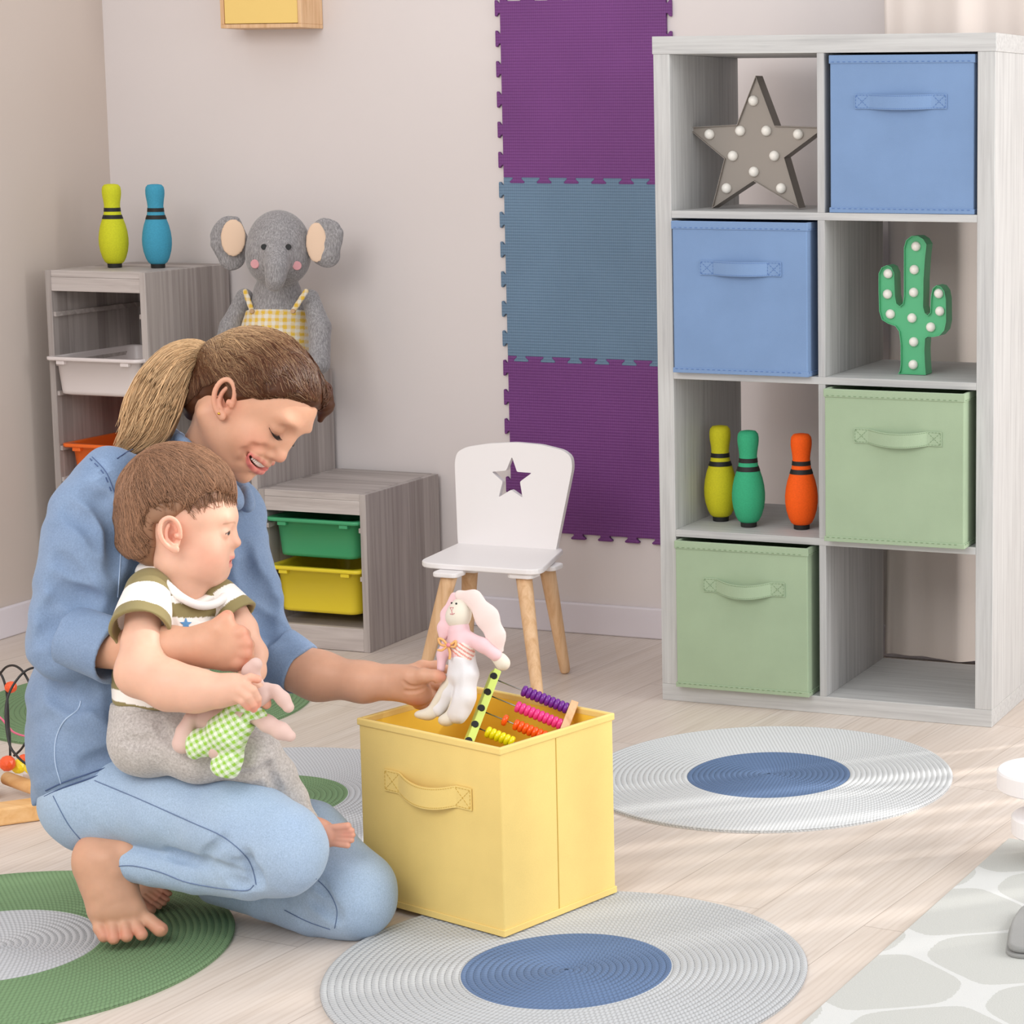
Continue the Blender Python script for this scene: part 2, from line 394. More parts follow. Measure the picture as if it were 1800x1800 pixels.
sbox('green fabric storage box below the cactus light', 1, 1, -.03, mg_, hc(1502, 766, 1656, 772, -.03), .016, .006, cxo=-.004)
sbox('green fabric storage box in the bottom row, under the bowling pins', 0, 0, -.02, mg_, hc(1237, 1028, 1380, 1037, -.02), .02, .008, cxo=-.006)

# the big yellow box on the floor
BX = np.array([-1.712, 3.171]); BDl = np.array([-.958, .287]); BW, BD_, BH = .322, .262, .318
brz = math.atan2(-BDl[1], -BDl[0])
bc = BX+BDl*BW/2
ybox = storage_box('storage_box', 'large yellow fabric storage box with a strap handle standing on the floor', (bc[0], bc[1], .009), BW, BD_, BH-.009, M['fyel'], M['fyeld'], M['fyelin'],
    (-.002, .2145, .100, .036, .013, .010, 0), rz=brz, fold=True)
YR = Matrix.Translation((bc[0], bc[1], .009)) @ Matrix.Rotation(brz, 4, 'Z')   # box frame
def inbox(x, y, z): return YR @ Vector((x, y, z))

# ------------------------------------------------------------------ lights in the shelf
def marquee(name, label, cat, outline, y0, depth, fm, bulbs, br_, loc, rimt=.0012):
    o = thing(name, label, cat, loc)
    L = Vector(loc); P2 = [(p[0]-L.x, p[2]-L.z) for p in outline]
    m = MB(); m.prism(P2, depth*.16, depth*.22); f = m.build('backplate', fm, o)
    r = MB(); n = len(P2)
    cx = sum(p[0] for p in P2)/n; A = 0
    for i in range(n): A += P2[i][0]*P2[(i+1) % n][1]-P2[(i+1) % n][0]*P2[i][1]
    sg = 1 if A > 0 else -1
    inn = []
    for i in range(n):
        a, b, c = P2[i-1], P2[i], P2[(i+1) % n]
        e1 = Vector((b[0]-a[0], b[1]-a[1])).normalized(); e2 = Vector((c[0]-b[0], c[1]-b[1])).normalized()
        n1 = Vector((-e1.y, e1.x))*sg; n2 = Vector((-e2.y, e2.x))*sg; nn = (n1+n2)
        nn = nn.normalized()/max(.35, math.sqrt(max(0., (1+n1.dot(n2))/2))) if nn.length > .01 else n1
        inn.append((b[0]+nn.x*rimt, b[1]+nn.y*rimt))
    for i in range(n):
        j = (i+1) % n
        vs = [(P2[i][0], 0, P2[i][1]), (P2[j][0], 0, P2[j][1]), (P2[j][0], depth, P2[j][1]), (P2[i][0], depth, P2[i][1]),
              (inn[i][0], 0, inn[i][1]), (inn[j][0], 0, inn[j][1]), (inn[j][0], depth, inn[j][1]), (inn[i][0], depth, inn[i][1])]
        r.add(vs, [(0, 1, 2, 3), (4, 7, 6, 5), (0, 4, 5, 1), (3, 2, 6, 7)])
    r.build('rim', fm, o)
    for (x, z) in bulbs:
        MB().ball((x-L.x, depth*.10, z-L.z), br_, 20, 12, (1, .95, 1)).build('bulb', M['bulb'], o, smooth=True)
    return o
ys = SY+.12
st_c = ((.024+.352)/2+SX); 
def ypt(u, v, y=ys): p = yp(u, v, y); return (p[0], y, p[2])
zf3 = lev(3)
sp = [(1328, 133), (1361, 221), (1449, 224), (1378, 277), (1404, 366), (1324, 318), (1251, 367), (1273, 279), (1207, 224), (1295, 219)]
so = [ypt(*p) for p in sp]; so = [(p[0], p[1], max(p[2], zf3+.001)) for p in so]
# scale star to fit the compartment
sbl = [ypt(*p, ys+.004) for p in ((1324, 177), (1301, 230), (1347, 230), (1247, 236), (1403, 236), (1288, 274), (1361, 274), (1325, 302), (1277, 331), (1373, 331))]
marquee('star_light', 'grey metal star light with white bulbs standing in the top row', 'light', so, ys, .042, M['metalg'], [(p[0], p[2]) for p in sbl], .0115, (st_c, ys, zf3+.0005))
yc = SY+.10
cz = [(415,1590),(432,1545),(440,1480),(440,1300),(425,1180),(390,1130),(320,1105),(265,1070),(240,990),(235,800),(235,640),(262,585),(310,562),(352,580),(378,640),(385,850),(400,920),(430,945),(460,920),(470,850),(470,400),(490,330),(540,290),(600,290),(650,320),(680,370),(665,500),(652,700),(648,950),(665,1010),(690,1030),(715,1005),(722,850),(737,780),(770,750),(812,760),(845,805),(860,880),(862,1090),(845,1170),(800,1220),(740,1232),(690,1228),(667,1245),(660,1350),(665,1480),(674,1590)]
cpx = [(1500+x/5.295, 360+y/5.295) for x, y in cz]
co_ = [ypt(*p, yc) for p in cpx]; zf2 = lev(2); co_ = [(p[0], p[1], max(p[2], zf2+.001)) for p in co_]
cbl = [ypt(*p, yc+.004) for p in ((1610,433),(1607,474),(1606,514),(1603,559),(1606,601),(1605,641),(1561,481),(1560,517),(1565,552),(1650,516),(1652,547),(1636,575))]
marquee('cactus_light', 'green metal cactus light with white bulbs on the second shelf row', 'light', co_, yc, .045, M['metalgr'], [(p[0], p[2]) for p in cbl], .0105, (float(np.mean([p[0] for p in co_])), yc, zf2+.0005))

# ------------------------------------------------------------------ bowling pins
PROF = [(.016, 0), (.0165, .008), (.0168, .010), (.022, .014), (.027, .024), (.0318, .040), (.0340, .056), (.0342, .070), (.0325, .086), (.0290, .102), (.0240, .117), (.0204, .128), (.0188, .138), (.0182, .148), (.0192, .158), (.0212, .170), (.0220, .178), (.0219, .186), (.0206, .193), (.0160, .1985), (.008, .2), (.0005, .2)]
def prof_at(z):
    for (r0, z0), (r1, z1) in zip(PROF, PROF[1:]):
        if z0 <= z <= z1: return r0+(r1-r0)*(z-z0)/max(1e-9, z1-z0)
    return .01
def pin(label, mat, loc, h, group=None, proto=None):
    k = h/.2
    o = thing('bowling_pin', label, 'bowling pin', loc, group=group)
    pr = [(r*k, z*k) for r, z in PROF[2:]]
    MB().lathe(pr, 40).build('body', mat, o, smooth=True)
    MB().lathe([(.0145*k, 0), (.0165*k, .001*k), (.0168*k, .0095*k), (.016*k, .011*k)], 32).build('base', M['black'], o, smooth=False)
    for z0, z1 in ((.117, .1265), (.1345, .1435)):
        zz = np.linspace(z0, z1, 5)
        MB().lathe([(prof_at(z0)*k-.001, z0*k)]+[((prof_at(z)+.0006)*k, z*k) for z in zz]+[(prof_at(z1)*k-.001, z1*k)], 40, cap=False).build('stripe', M['black'], o, smooth=False)
    return o
g1_ = 'bowling pins on the grey shelf'; zf1 = lev(1)
def pl(u, y): r = yp(u, 900, y); return (r[0], y, zf1)
pin('yellow foam bowling pin in the grey shelf beside a green pin', M['ply2'], pl(1267, SY+.135), .218, g1_)
pin('green foam bowling pin with black stripes in the grey shelf', M['plg'], pl(1316, SY+.085), .217, g1_)
pin('orange foam bowling pin in the grey shelf', M['plo'], pl(1409, SY+.095), .214, g1_)
zt = .917
for (u, v, m_, lb) in ((202, 471, M['ply'], 'lime yellow foam bowling pin on the tallest drawer unit, nearer the corner'), (278, 470, M['plb'], 'turquoise blue foam bowling pin on the tallest drawer unit')):
    y_ = 5.0 if u < 240 else 5.02; p = yp(u, v, y_)
    pin(lb, m_, (p[0], y_, zt), .212, 'bowling pins on the drawer unit')

# ------------------------------------------------------------------ puzzle mats on the back wall
def puzzle(label, mat, x0, z0, s, left=True, right=True, top='in', bottom='out', grp='foam puzzle mats on the back wall'):
    """tile body x0..x0+s, z0..z0+s with teeth reaching out on left/bottom"""
    o_ = []; n = 6; p = s/n; d = .014
    def edge(a, b, nrm, phase, sign):
        a = np.array(a); b = np.array(b); t_ = (b-a)/np.linalg.norm(b-a); L = np.linalg.norm(b-a); nr = np.array(nrm)
        out = [a]
        for k in range(n):
            c = a+t_*(p*(k+phase))
            w0, w1 = p*.17, p*.27
            h_ = d*sign
            for q, hh in ((-w0, 0), (-w0*.95, .25*h_), (-w1, .72*h_), (-w1, .92*h_), (-w1*.85, h_), (w1*.85, h_), (w1, .92*h_), (w1, .72*h_), (w0*.95, .25*h_), (w0, 0)):
                out.append(c+t_*q+nr*hh)
        return out
    pts = []
    pts += edge((x0, z0), (x0+s, z0), (0, -1), .5, 1 if bottom == 'out' else 0)
    pts += edge((x0+s, z0), (x0+s, z0+s), (1, 0), .5, 1)
    pts += edge((x0+s, z0+s), (x0, z0+s), (0, 1), .5, 1 if top == 'out' else -1)
    pts += edge((x0, z0+s), (x0, z0), (-1, 0), .42, 1)
    res = []
    for q in pts:
        if not res or np.linalg.norm(q-res[-1]) > 1e-5: res.append(q)
    ob = MB().prism([tuple(q) for q in res], YB-.010, YB-.0005).build('foam_mat', mat, bevel=.0012)
    return tag(ob, label, 'foam mat', grp)
MS = .4465; mx = -2.772; 
mats_z = [(.7015+MS, 'purple foam puzzle mat, topmost on the back wall', 'foamp'), (.7015, 'slate blue foam puzzle mat on the back wall between two purple ones', 'foamb'), (.7015-MS, 'purple foam puzzle mat on the back wall, lowest, behind the white chair', 'foamp')]
for z0, lb, m_ in mats_z: puzzle(lb, M[m_], mx, z0, MS)

# ------------------------------------------------------------------ wooden wall box
yb = 5.135; p0 = yp(388, 50, yb); p1 = yp(530, 50, yb)
wb = thing('wall_box', 'small wooden wall box with a yellow front mounted high on the back wall', 'wall shelf', (p0[0], yb, p0[2]))
ww = p1[0]-p0[0]; m = MB(); tt = .010; dd = YB-yb-.001; hh = .26
m.box(0, 0, 0, ww, dd, tt); m.box(0, 0, hh-tt, ww, dd, hh); m.box(0, 0, tt, tt, dd, hh-tt); m.box(ww-tt, 0, tt, ww, dd, hh-tt); m.box(tt, dd-.006, tt, ww-tt, dd, hh-tt)
m.build('frame', M['beech'], wb, bevel=.0012)
MB().box(tt+.0015, .002, tt+.0015, ww-tt-.0015, .014, hh-tt-.0015).build('front_panel', plain('pale_yellow_paint', rgb(238, 204, 122), .5), wb, bevel=.001)

# ------------------------------------------------------------------ stepped drawer units
YF = 4.866
def unit(label, x0, x1, h, rails):
    o = thing('drawer_unit', label, 'drawer unit', (x0, YF, 0), group='stepped grey wooden drawer units'); w = x1-x0; d = YB-.016-YF; t_ = .017
    for x in (0, w-t_):
        MB().box(x, 0, 0, x+t_, d, h-.0005).build('side_panel', M['gw_v'], o, bevel=.0012)
    MB().box(t_, 0.001, h-.017, w-t_, d, h).build('top_panel', M['gw_y'], o, bevel=.0012)
    MB().box(t_, 0.0005, h-.052, w-t_, .016, h-.0172).build('front_rail', M['gw_h'], o, bevel=.0012)
    MB().box(t_, 0.0005, .001, w-t_, .016, .058).build('plinth_rail', M['gw_h'], o, bevel=.0012)
    MB().box(t_, .017, .040, w-t_, d-.008, .055).build('bottom_panel', M['gw_y'], o)
    MB().box(t_, d-.006, .055, w-t_, d, h-.018).build('back_panel', M['gw_v'], o)
    for z in rails:
        for x in (t_, w-t_-.007):
            MB().box(x, .004, z, x+.007, d-.01, z+.012).build('tray_rail', M['gw_y'], o, bevel=.001)
    return o
unit('tallest grey wooden drawer unit, in the corner, with white and orange trays', -3.872, -3.5765, .917, (.80, .675, .60, .46, .38, .25, .15))
unit('middle-height grey wooden drawer unit that the elephant sits on', -3.5755, -3.2765, .653, (.43, .31, .18))
unit('lowest grey wooden drawer unit beside the white chair, with green and yellow trays', -3.2755, -2.975, .392, (.295, .175))
def tray(label, x0, x1, y0, zr, hgt, mat, depth=.30, group=None):
    """storage tray: tapered tub with a flanged rim"""
    cx = (x0+x1)/2; o = thing('storage_tray', label, 'tray', (cx, y0, zr-hgt), group=group); hw = (x1-x0)/2
    def rr(hx, a0, a1, r, z, n=6):
        pts = []
        for (cx_, cy_, s0) in ((hx-r, a1-r, 0), (-hx+r, a1-r, 90), (-hx+r, a0+r, 180), (hx-r, a0+r, 270)):
            for k in range(n+1):
                a = math.radians(s0+90*k/n); pts.append((cx_+r*math.cos(a), cy_+r*math.sin(a), z))
        return pts
    i_ = .014; ti = .0025
    rings = [rr(hw-.034, .034, depth-.034, .022, 0), rr(hw-.022, .022, depth-.022, .026, .004), rr(hw-.020, .020, depth-.020, .03, .012), rr(hw-i_, i_, depth-i_, .03, hgt-.008),
             rr(hw-.001, .001, depth-.001, .018, hgt-.009), rr(hw, 0, depth, .018, hgt-.006), rr(hw, 0, depth, .018, hgt-.001), rr(hw-.001, .001, depth-.001, .018, hgt),
             rr(hw-i_-.001, i_+.001, depth-i_-.001, .03, hgt), rr(hw-i_-ti, i_+ti, depth-i_-ti, .028, hgt-.004), rr(hw-.020-ti, .020+ti, depth-.020-ti, .028, .014), rr(hw-.03, .03, depth-.03, .02, ti)]
    m = MB(); n = len(rings[0])
    for q in rings: m.v += q
    for a in range(len(rings)-1):
        for k in range(n): m.f.append((a*n+k, a*n+(k+1) % n, (a+1)*n+(k+1) % n, (a+1)*n+k))
    m.f.append(tuple(reversed(range(n)))); m.f.append(tuple((len(rings)-1)*n+k for k in range(n))); m.m = [0]*len(m.f)
    m.build('tub', mat, o, smooth=True)
    for sx in (-1, 1):   # small lugs under the rim
        MB().box(sx*(hw-.045)-.012, .003, hgt-.019, sx*(hw-.045)+.012, .0165, hgt-.0085).build('lug', mat, o, bevel=.002)
    return o
gt = 'plastic trays in the drawer units'

tray('white plastic tray pulled part-way out of the tallest drawer unit', -3.866, -3.586, 4.838, .7015, .098, M['trayw'], .35, gt)
tray('orange plastic tray low in the tallest drawer unit behind the woman', -3.855, -3.593, YF+.004, .478, .09, M['trayo'], .33, gt)
tray('green plastic tray in the lowest drawer unit, above the yellow tray', -3.2575, -2.9945, YF-.004, .3225, .10, M['trayg'], .33, gt)
tray('yellow plastic tray in the lowest drawer unit, below the green tray', -3.2575, -2.9935, YF-.006, .2025, .118, M['trayy'], .33, gt)

# ------------------------------------------------------------------ white child's chair
zs = .285
ch = thing('childrens_chair', 'small white chair with a star cut-out and beech legs against the wall', 'chair', (-2.57, 4.76, 0)); CL = Vector((-2.57, 4.76, 0))
def rnd(pts, r, n=5):
    out = []; N = len(pts)
    for i in range(N):
        p = Vector(pts[i]); a = Vector(pts[i-1]); b = Vector(pts[(i+1) % N]); rr_ = r[i] if isinstance(r, (list, tuple)) else r
        d1 = (a-p).normalized(); d2 = (b-p).normalized(); q = min(rr_, (a-p).length*.45, (b-p).length*.45)
        for k in range(n+1):
            t_ = k/n; out.append(tuple((p+d1*q)*(1-t_)**2+p*2*t_*(1-t_)+(p+d2*q)*t_**2))
    return out
cfl, cfr, cbr, cbl = [gp(*p, zs) for p in ((731, 988), (950, 1003), (993, 963), (812, 951))]
sc_ = rnd([(p[0]-CL.x, p[1]-CL.y) for p in (cfl, cfr, cbr, cbl)], [.05, .05, .03, .03], 7)
# slightly bowed front and sides
m = MB(); m.prism(sc_, zs-.013, zs, fr=lambda a, y, b: (a, b, y)); m.build('seat', M['white'], ch, bevel=.003, seg=3)
ZL = zs-.013
lt = {'fl': (790, 1012), 'fr': (921, 1014), 'br': (962, 1000), 'bl': (826, 1003)}
lb = {'fl': (742, 1196), 'fr': (947, 1236), 'br': (993, 1176), 'bl': (819, 1168)}
for k in lt:
    a = gp(*lt[k], ZL-.012); b = gp(*lb[k], .011); a = Vector(a)-CL; b = Vector(b)-CL
    dr = (a-b).normalized()
    n = 10; pts = [b+(a-b)*i/n for i in range(n+1)]; r = [.0125+(.0185-.0125)*i/n for i in range(n+1)]
    pts = [b-dr*.0105, b-dr*.008, b-dr*.003]+pts[1:]; r = [.004, .0095, .012]+r[1:]
    MB().tube(pts, r, 20).build('leg', M['beech'], ch, smooth=True)
    # white mounting block under the seat
    cx_, cy_ = a.x, a.y
    q = [(cx_-.032, cy_-.028), (cx_+.032, cy_-.028), (cx_+.032, cy_+.028), (cx_-.032, cy_+.028)]
    MB().prism(rnd(q, .016), ZL-.012, ZL-.0005, fr=lambda a_, y, b_: (a_, b_, y)).build('leg_block', M['white'], ch, bevel=.003)
# backrest with the star hole
ybk = 4.888; tilt = .10
bo_px = [(813, 950), (812, 947), (800, 812), (803, 795), (818, 786), (858, 780), (905, 778), (950, 782), (990, 792), (1004, 803), (1007, 822), (985, 962), (984, 965)]
bo = [yp(u, v, ybk+.012) for u, v in bo_px]; bo = [(p[0]-CL.x, p[2]) for p in bo]
bo = [(bo[0][0]+.004, zs-.02)]+bo[1:-1]+[(bo[-1][0]-.004, zs-.02)]
st_px = [(900, 803), (910, 829), (936, 831), (916, 846), (922, 874), (901, 860), (880, 873), (886, 846), (866, 829), (891, 827)]
st_ = [yp(u, v, ybk+.012) for u, v in st_px]; st_ = [(p[0]-CL.x, p[2]) for p in st_]
bo = rnd(bo, .012, 4); st_ = rnd(st_, .004, 3)
bm = bmesh.new()
def loop(pts):
    vs = [bm.verts.new((p[0], 0, p[1])) for p in pts]; return [bm.edges.new((vs[i], vs[(i+1) % len(vs)])) for i in range(len(vs))]
ed = loop(bo)+loop(st_)
bmesh.ops.triangle_fill(bm, use_beauty=True, edges=ed)
r_ = bmesh.ops.extrude_face_region(bm, geom=list(bm.faces)); bmesh.ops.translate(bm, verts=[g for g in r_['geom'] if isinstance(g, bmesh.types.BMVert)], vec=(0, .014, 0))
bmesh.ops.recalc_face_normals(bm, faces=bm.faces)
for v in bm.verts:
    k = (v.co.z-zs); v.co.y += ybk-CL.y-.010+k*tilt
me = bpy.data.meshes.new('backrest'); bm.to_mesh(me); bm.free()
link_mesh('backrest', me, M['white'], ch, bevel=.0025, seg=2)

# ------------------------------------------------------------------ braided rugs
def rug_mat(name, c):
    """u = distance from the middle in braid widths, v = turns along the braid (mesh attribute)"""
    t = NT(name); at_ = t.n('ShaderNodeAttribute', attribute_name='braid'); sx = t.n('ShaderNodeSeparateXYZ'); t.l(at_.outputs['Vector'], sx.inputs[0])
    u, v = sx.outputs[0], sx.outputs[1]
    fr = t.math('ABSOLUTE', t.math('SUBTRACT', t.math('FRACT', u), .5))            # 0 middle, .5 seam
    ch_ = t.math('FRACT', t.math('ADD', v, t.math('MULTIPLY', fr, .9)))            # chevron stitches
    st = t.math('ABSOLUTE', t.math('SUBTRACT', ch_, .5))
    seam = t.math('GREATER_THAN', fr, .435)
    co = t.coord(); nz = t.noise(co, 350, 2)
    seamd = t.math('MULTIPLY', seam, t.math('MULTIPLY', t.math('GREATER_THAN', nz, .44), .5))
    a = tuple(x*.80 for x in c[:3])+(1,); b = tuple(min(1, x*1.1) for x in c[:3])+(1,)
    k = t.ramp(st, [(.02, a), (.22, c), (.5, b)])
    t.col(t.mix(seamd, k, tuple(x*.25 for x in c[:3])+(1,)))
    hgt = t.math('ADD', t.math('MULTIPLY', st, 1.), t.math('MULTIPLY', nz, .3)); t.bump(hgt, .5, .0016); t.set(.75, .25); return t.mat
RM = {k: rug_mat(k+'_braid', c) for k, c in dict(grey=rgb(184, 186, 188), white=rgb(204, 206, 207), blue=rgb(96, 118, 152), green=rgb(114, 142, 104), palegrey=rgb(186, 187, 190)).items()}
def rug(label, c, R, Ri, outer, inner, ph=0):
    pitch = .0108; nr = int(round(R/pitch)); pitch = R/nr; seg = 180; h = .0075
    o_v = []; att = []; prof = []
    for i in range(nr*4+1):
        f_ = (i % 4)/4; r = i*pitch/4
        prof.append((r, h-.0024*abs(math.cos(PI*i/4))**3))
    prof[-1] = (R, h*.55); prof.append((R-.001, 0.0))
    vs = [(0, 0, prof[0][1])]; at_ = [(0, 0, 0)]
    for r, z in prof[1:]:
        for k in range(seg):
            a = 2*PI*k/seg; w = 1+.0025*math.sin(3*a+ph)+.002*math.sin(5*a+2*ph)
            vs.append((r*w*math.cos(a), r*w*math.sin(a), z)); at_.append((r/pitch+ .0, 0, 0))
    fs = []; mi = []; A = []
    def turns(r, k): return round(2*PI*max(r, .004)/.0075)*k/seg
    for k in range(seg):
        fs.append((0, 1+k, 1+(k+1) % seg)); mi.append(1); A += [(0, 0, 0), (.25, 0, 0), (.25, 0, 0)]
    for i in range(1, len(prof)-1):
        rm = (math.floor((i)/4)+.5)*pitch
        for k in range(seg):
            a, b = 1+(i-1)*seg+k, 1+(i-1)*seg+(k+1) % seg; fs.append((a, b, b+seg, a+seg))
            mi.append(1 if prof[i][0] < Ri else 0)
            u0, u1 = i/4+1e-3, (i+1)/4-1e-3; t0, t1 = turns(rm, k), turns(rm, k+1)
            A += [(u0, t0, 0), (u0, t1, 0), (u1, t1, 0), (u1, t0, 0)]
    me = bpy.data.meshes.new('round_rug'); me.from_pydata(vs, [], fs); me.polygons.foreach_set('material_index', mi)
    at2 = me.attributes.new('braid', 'FLOAT_VECTOR', 'CORNER'); at2.data.foreach_set('vector', np.array(A, 'f').ravel()); me.update()
    o = link_mesh('round_rug', me, [outer, inner], None, smooth=True); o.location = (c[0], c[1], 0); o.rotation_euler = (0, 0, ph)
    return tag(o, label, 'rug', 'round braided rugs')
def off_pt(p, s=1): return p
rug('round grey braided rug with a blue centre in front of the yellow box', gp(996, 1712), .368, .157, RM['grey'], RM['blue'], .4)
rug('round pale braided rug with a blue centre in front of the cube shelf', gp(1352, 1366), .366, .160, RM['white'], RM['blue'], 1.4)
rug('round green braided rug with a grey centre under the feet of the woman', gp(-14, 1669), .368, .163, RM['green'], RM['palegrey'], 2.4)
rug('round grey braided rug with a green centre behind the yellow box', gp(462, 1409), .366, .157, RM['palegrey'], RM['green'], 3.1)
rug('round green braided rug near the drawer units, behind the bead maze', gp(252, 1238), .366, .157, RM['green'], RM['palegrey'], 4.1)
# patterned rug
t = NT('pale_trellis_carpet'); co = t.coord(); sx = t.n('ShaderNodeSeparateXYZ'); t.l(co, sx.inputs[0])
X = t.math('DIVIDE', t.math('SUBTRACT', sx.outputs[0], .083), .155); Y = t.math('DIVIDE', t.math('ADD', sx.outputs[1], .07), .168)
Y2 = t.math('SUBTRACT', Y, t.math('MULTIPLY', t.math('SINE', t.math('MULTIPLY', Y, 2*PI)), .11))
g_ = t.math('ABSOLUTE', t.math('ADD', t.math('COSINE', t.math('MULTIPLY', X, PI)), t.math('COSINE', t.math('MULTIPLY', Y2, PI))))
mask = t.math('LESS_THAN', t.math('ADD', g_, t.math('MULTIPLY', t.noise(co, 260, 2), .08)), .19)
nz = t.noise(co, 500, 2); basec = t.ramp(nz, [(.3, rgb(186, 187, 182)), (.7, rgb(196, 197, 193))])
t.col(t.mix(mask, basec, rgb(208, 209, 207))); t.bump(t.math('ADD', nz, t.math('MULTIPLY', mask, .6)), .4, .001); t.set(.85, .15); M['trellis'] = t.mat
rc = gp(1773, 1479); rd = Vector((rc[0]-gp(1415, 1800)[0], rc[1]-gp(1415, 1800)[1], 0)).normalized(); rn = Vector((rd.y, -rd.x, 0))
pts = rnd([(-.112, .0+.165), (-.112+1.1, .165), (-.112+1.1, -1.5), (-.112, -1.5)], .004, 3)
o = MB().prism(pts, 0, .006, fr=lambda a, y, b: (a, b, y)).build('patterned_rug', M['trellis'], bevel=.0015)
o.rotation_euler = (0, 0, -math.atan2(rd.x, rd.y)); 
po = Vector((rc[0], rc[1], .0005))+rn*.112-rd*.165; o.location = po
tag(o, 'large pale grey rug with a white trellis pattern at the bottom corner', 'rug')
# ------------------------------------------------------------------ curtain behind the shelf
n = 140; x0 = -1.742; L = 1.10; zc0, zc1 = .028, 2.45; m = MB(); rows = 16
def cw(s): return .012*math.sin(s*30)+.006*math.sin(s*57+1.3)+.003*math.sin(s*96)
for j in range(rows+1):
    z = zc0+(zc1-zc0)*j/rows; k = 1.1-.35*j/rows
    for side in (0, .0012):
        for i in range(n+1):
            s = i/n; m.v.append((x0+s*L+.01*math.sin(z*2), 5.135+cw(s+.01*math.sin(z*1.7))*k+side, z))
w_ = 2*(n+1)
for j in range(rows):
    for i in range(n):
        a = j*w_+i; m.f.append((a, a+1, a+w_+1, a+w_)); b = a+n+1; m.f.append((b, b+w_, b+w_+1, b+1))
for j in range(rows):
    for i in (0, n): a = j*w_+i; m.f.append((a, a+w_, a+w_+n+1, a+n+1))
m.m = [0]*len(m.f)
tc_ = NT('sheer_curtain_cloth'); tc_.col(rgb(226, 214, 206)); tc_.b.inputs['Transmission Weight'].default_value = 0; tc_.set(.8, .2, sheen=.2); co = tc_.coord(scale=(900, 900, 900)); tc_.bump(tc_.noise(co, 1, 2), .15, .0006)
o = m.build('curtain', tc_.mat, None, smooth=True); tag(o, 'long pale curtain hanging against the wall behind the cube shelf', 'curtain')

vb = thing('added_streak_blind', 'unseen pale vertical blind, added to break the sun into streaks on the floor', 'blind', (-.6, 5.16, .08))  # added out of view; the gaps between slats shape the sun streaks
m = MB()
for a, b in ((-.60, -.555), (-.535, -.36), (-.30, -.235), (-.21, -.03), (.02, .14), (.165, .27), (.36, .47), (.50, .74), (.78, 1.0), (1.02, 1.48)): m.box(a+.6, 0, 0, b+.6, .003, 2.2)
m.build('slats', M['base'], vb); MB().box(-.02, -.015, 2.2, 2.1, .02, 2.25).build('rail', M['base'], vb)
# ------------------------------------------------------------------ white round stool and grey shoe-like toy at the frame edge
p = gp(1830, 1385, .12)
s_ = thing('step_stool', 'white wooden toy stand with two round tiers at the edge of the picture', 'stool')
c1 = gp(1838, 1352, .16); c2 = gp(1850, 1432, .09)
s_.location = (c1[0], c1[1], 0); OFF[s_.name] = Vector(s_.location); L_ = Vector((c1[0], c1[1], 0))
def disc(c, r, z, h): return MB().lathe([(r-.003, z-h), (r, z-h+.003), (r, z-.003), (r-.003, z)], 48, (c[0]-L_.x, c[1]-L_.y, 0))
disc(c1, .086, .16, .034).build('upper_tier', M['white'], s_)
disc(c2, .072, .09, .034).build('lower_tier', M['white'], s_)
MB().lathe([(.022, .0005), (.022, .125)], 24).build('post', M['white'], s_)
MB().lathe([(.022, .0005), (.022, .056)], 24, (c2[0]-L_.x, c2[1]-L_.y, 0)).build('post', M['white'], s_)
# grey felt slipper
gpp = gp(1826, 1640, .01)
q = thing('felt_slipper', 'grey felt slipper lying on the patterned rug at the edge of the picture', 'slipper', (gpp[0], gpp[1], .0065), rz=.2)
fg = fabric('grey_felt', rgb(150, 150, 148))
sole = rnd([(-.046, -.11), (.040, -.11), (.047, .02), (.038, .10), (.0, .125), (-.036, .10), (-.049, .02)], .03, 5)
MB().prism(sole, 0, .006, fr=lambda a, y, b: (a, b, y)).build('sole', fg, q, bevel=.002)
MB().prism([(a*.94, b*.96) for a, b in sole], .0062, .017, fr=lambda a, y, b: (a, b, y)).build('upper', fg, q, bevel=.005, seg=3)

# ------------------------------------------------------------------ bead maze
bm_o = gp(40, 1440); 
mz = thing('bead_maze', 'wooden bead maze with black wires and bright beads on the floor', 'toy', (bm_o[0], bm_o[1], 0))
def mzp(u, v, z): p_ = gp(u, v, z); return Vector((p_[0]-bm_o[0], p_[1]-bm_o[1], z))
def board(a, b, c, d, z0, z1): # polygon on floor
    return MB().prism([(p_[0]-bm_o[0], p_[1]-bm_o[1]) for p_ in (a, b, c, d)], z0, z1, fr=lambda x, y, z: (x, z, y))
# front runner: top face edge from (0,1410)-(110,1398), bottom (0,1455)-(100,1435)
hf = .034
A_, B_ = gp(-60, 1462), gp(125, 1436); wv2 = Vector((B_[0]-A_[0], B_[1]-A_[1])).normalized(); nn = Vector((-wv2.y, wv2.x))
C_ = (B_[0]+nn.x*.05, B_[1]+nn.y*.05); D_ = (A_[0]+nn.x*.05, A_[1]+nn.y*.05)
board(A_, B_, C_, D_, .0005, hf).build('front_runner', M['pine'], mz, bevel=.004)
E1 = (A_[0]+nn.x*.185, A_[1]+nn.y*.185); E2 = (B_[0]+nn.x*.185-wv2.x*.10, B_[1]+nn.y*.185-wv2.y*.10); E3 = (E2[0]+nn.x*.05, E2[1]+nn.y*.05); E4 = (E1[0]+nn.x*.05, E1[1]+nn.y*.05)
board(E1, E2, E3, E4, .0005, hf).build('back_runner', M['pine'], mz, bevel=.004)
a = mzp(110, 1408, .045); b = mzp(-10, 1358, .05)
a2 = Vector(((C_[0]+A_[0])/2-bm_o[0]+.03, (C_[1]+A_[1])/2-bm_o[1], .028)); 
MB().tube([mzp(12, 1368, .03), mzp(100, 1400, .03)], .013, 14).build('crossbar', M['pine'], mz, smooth=True)
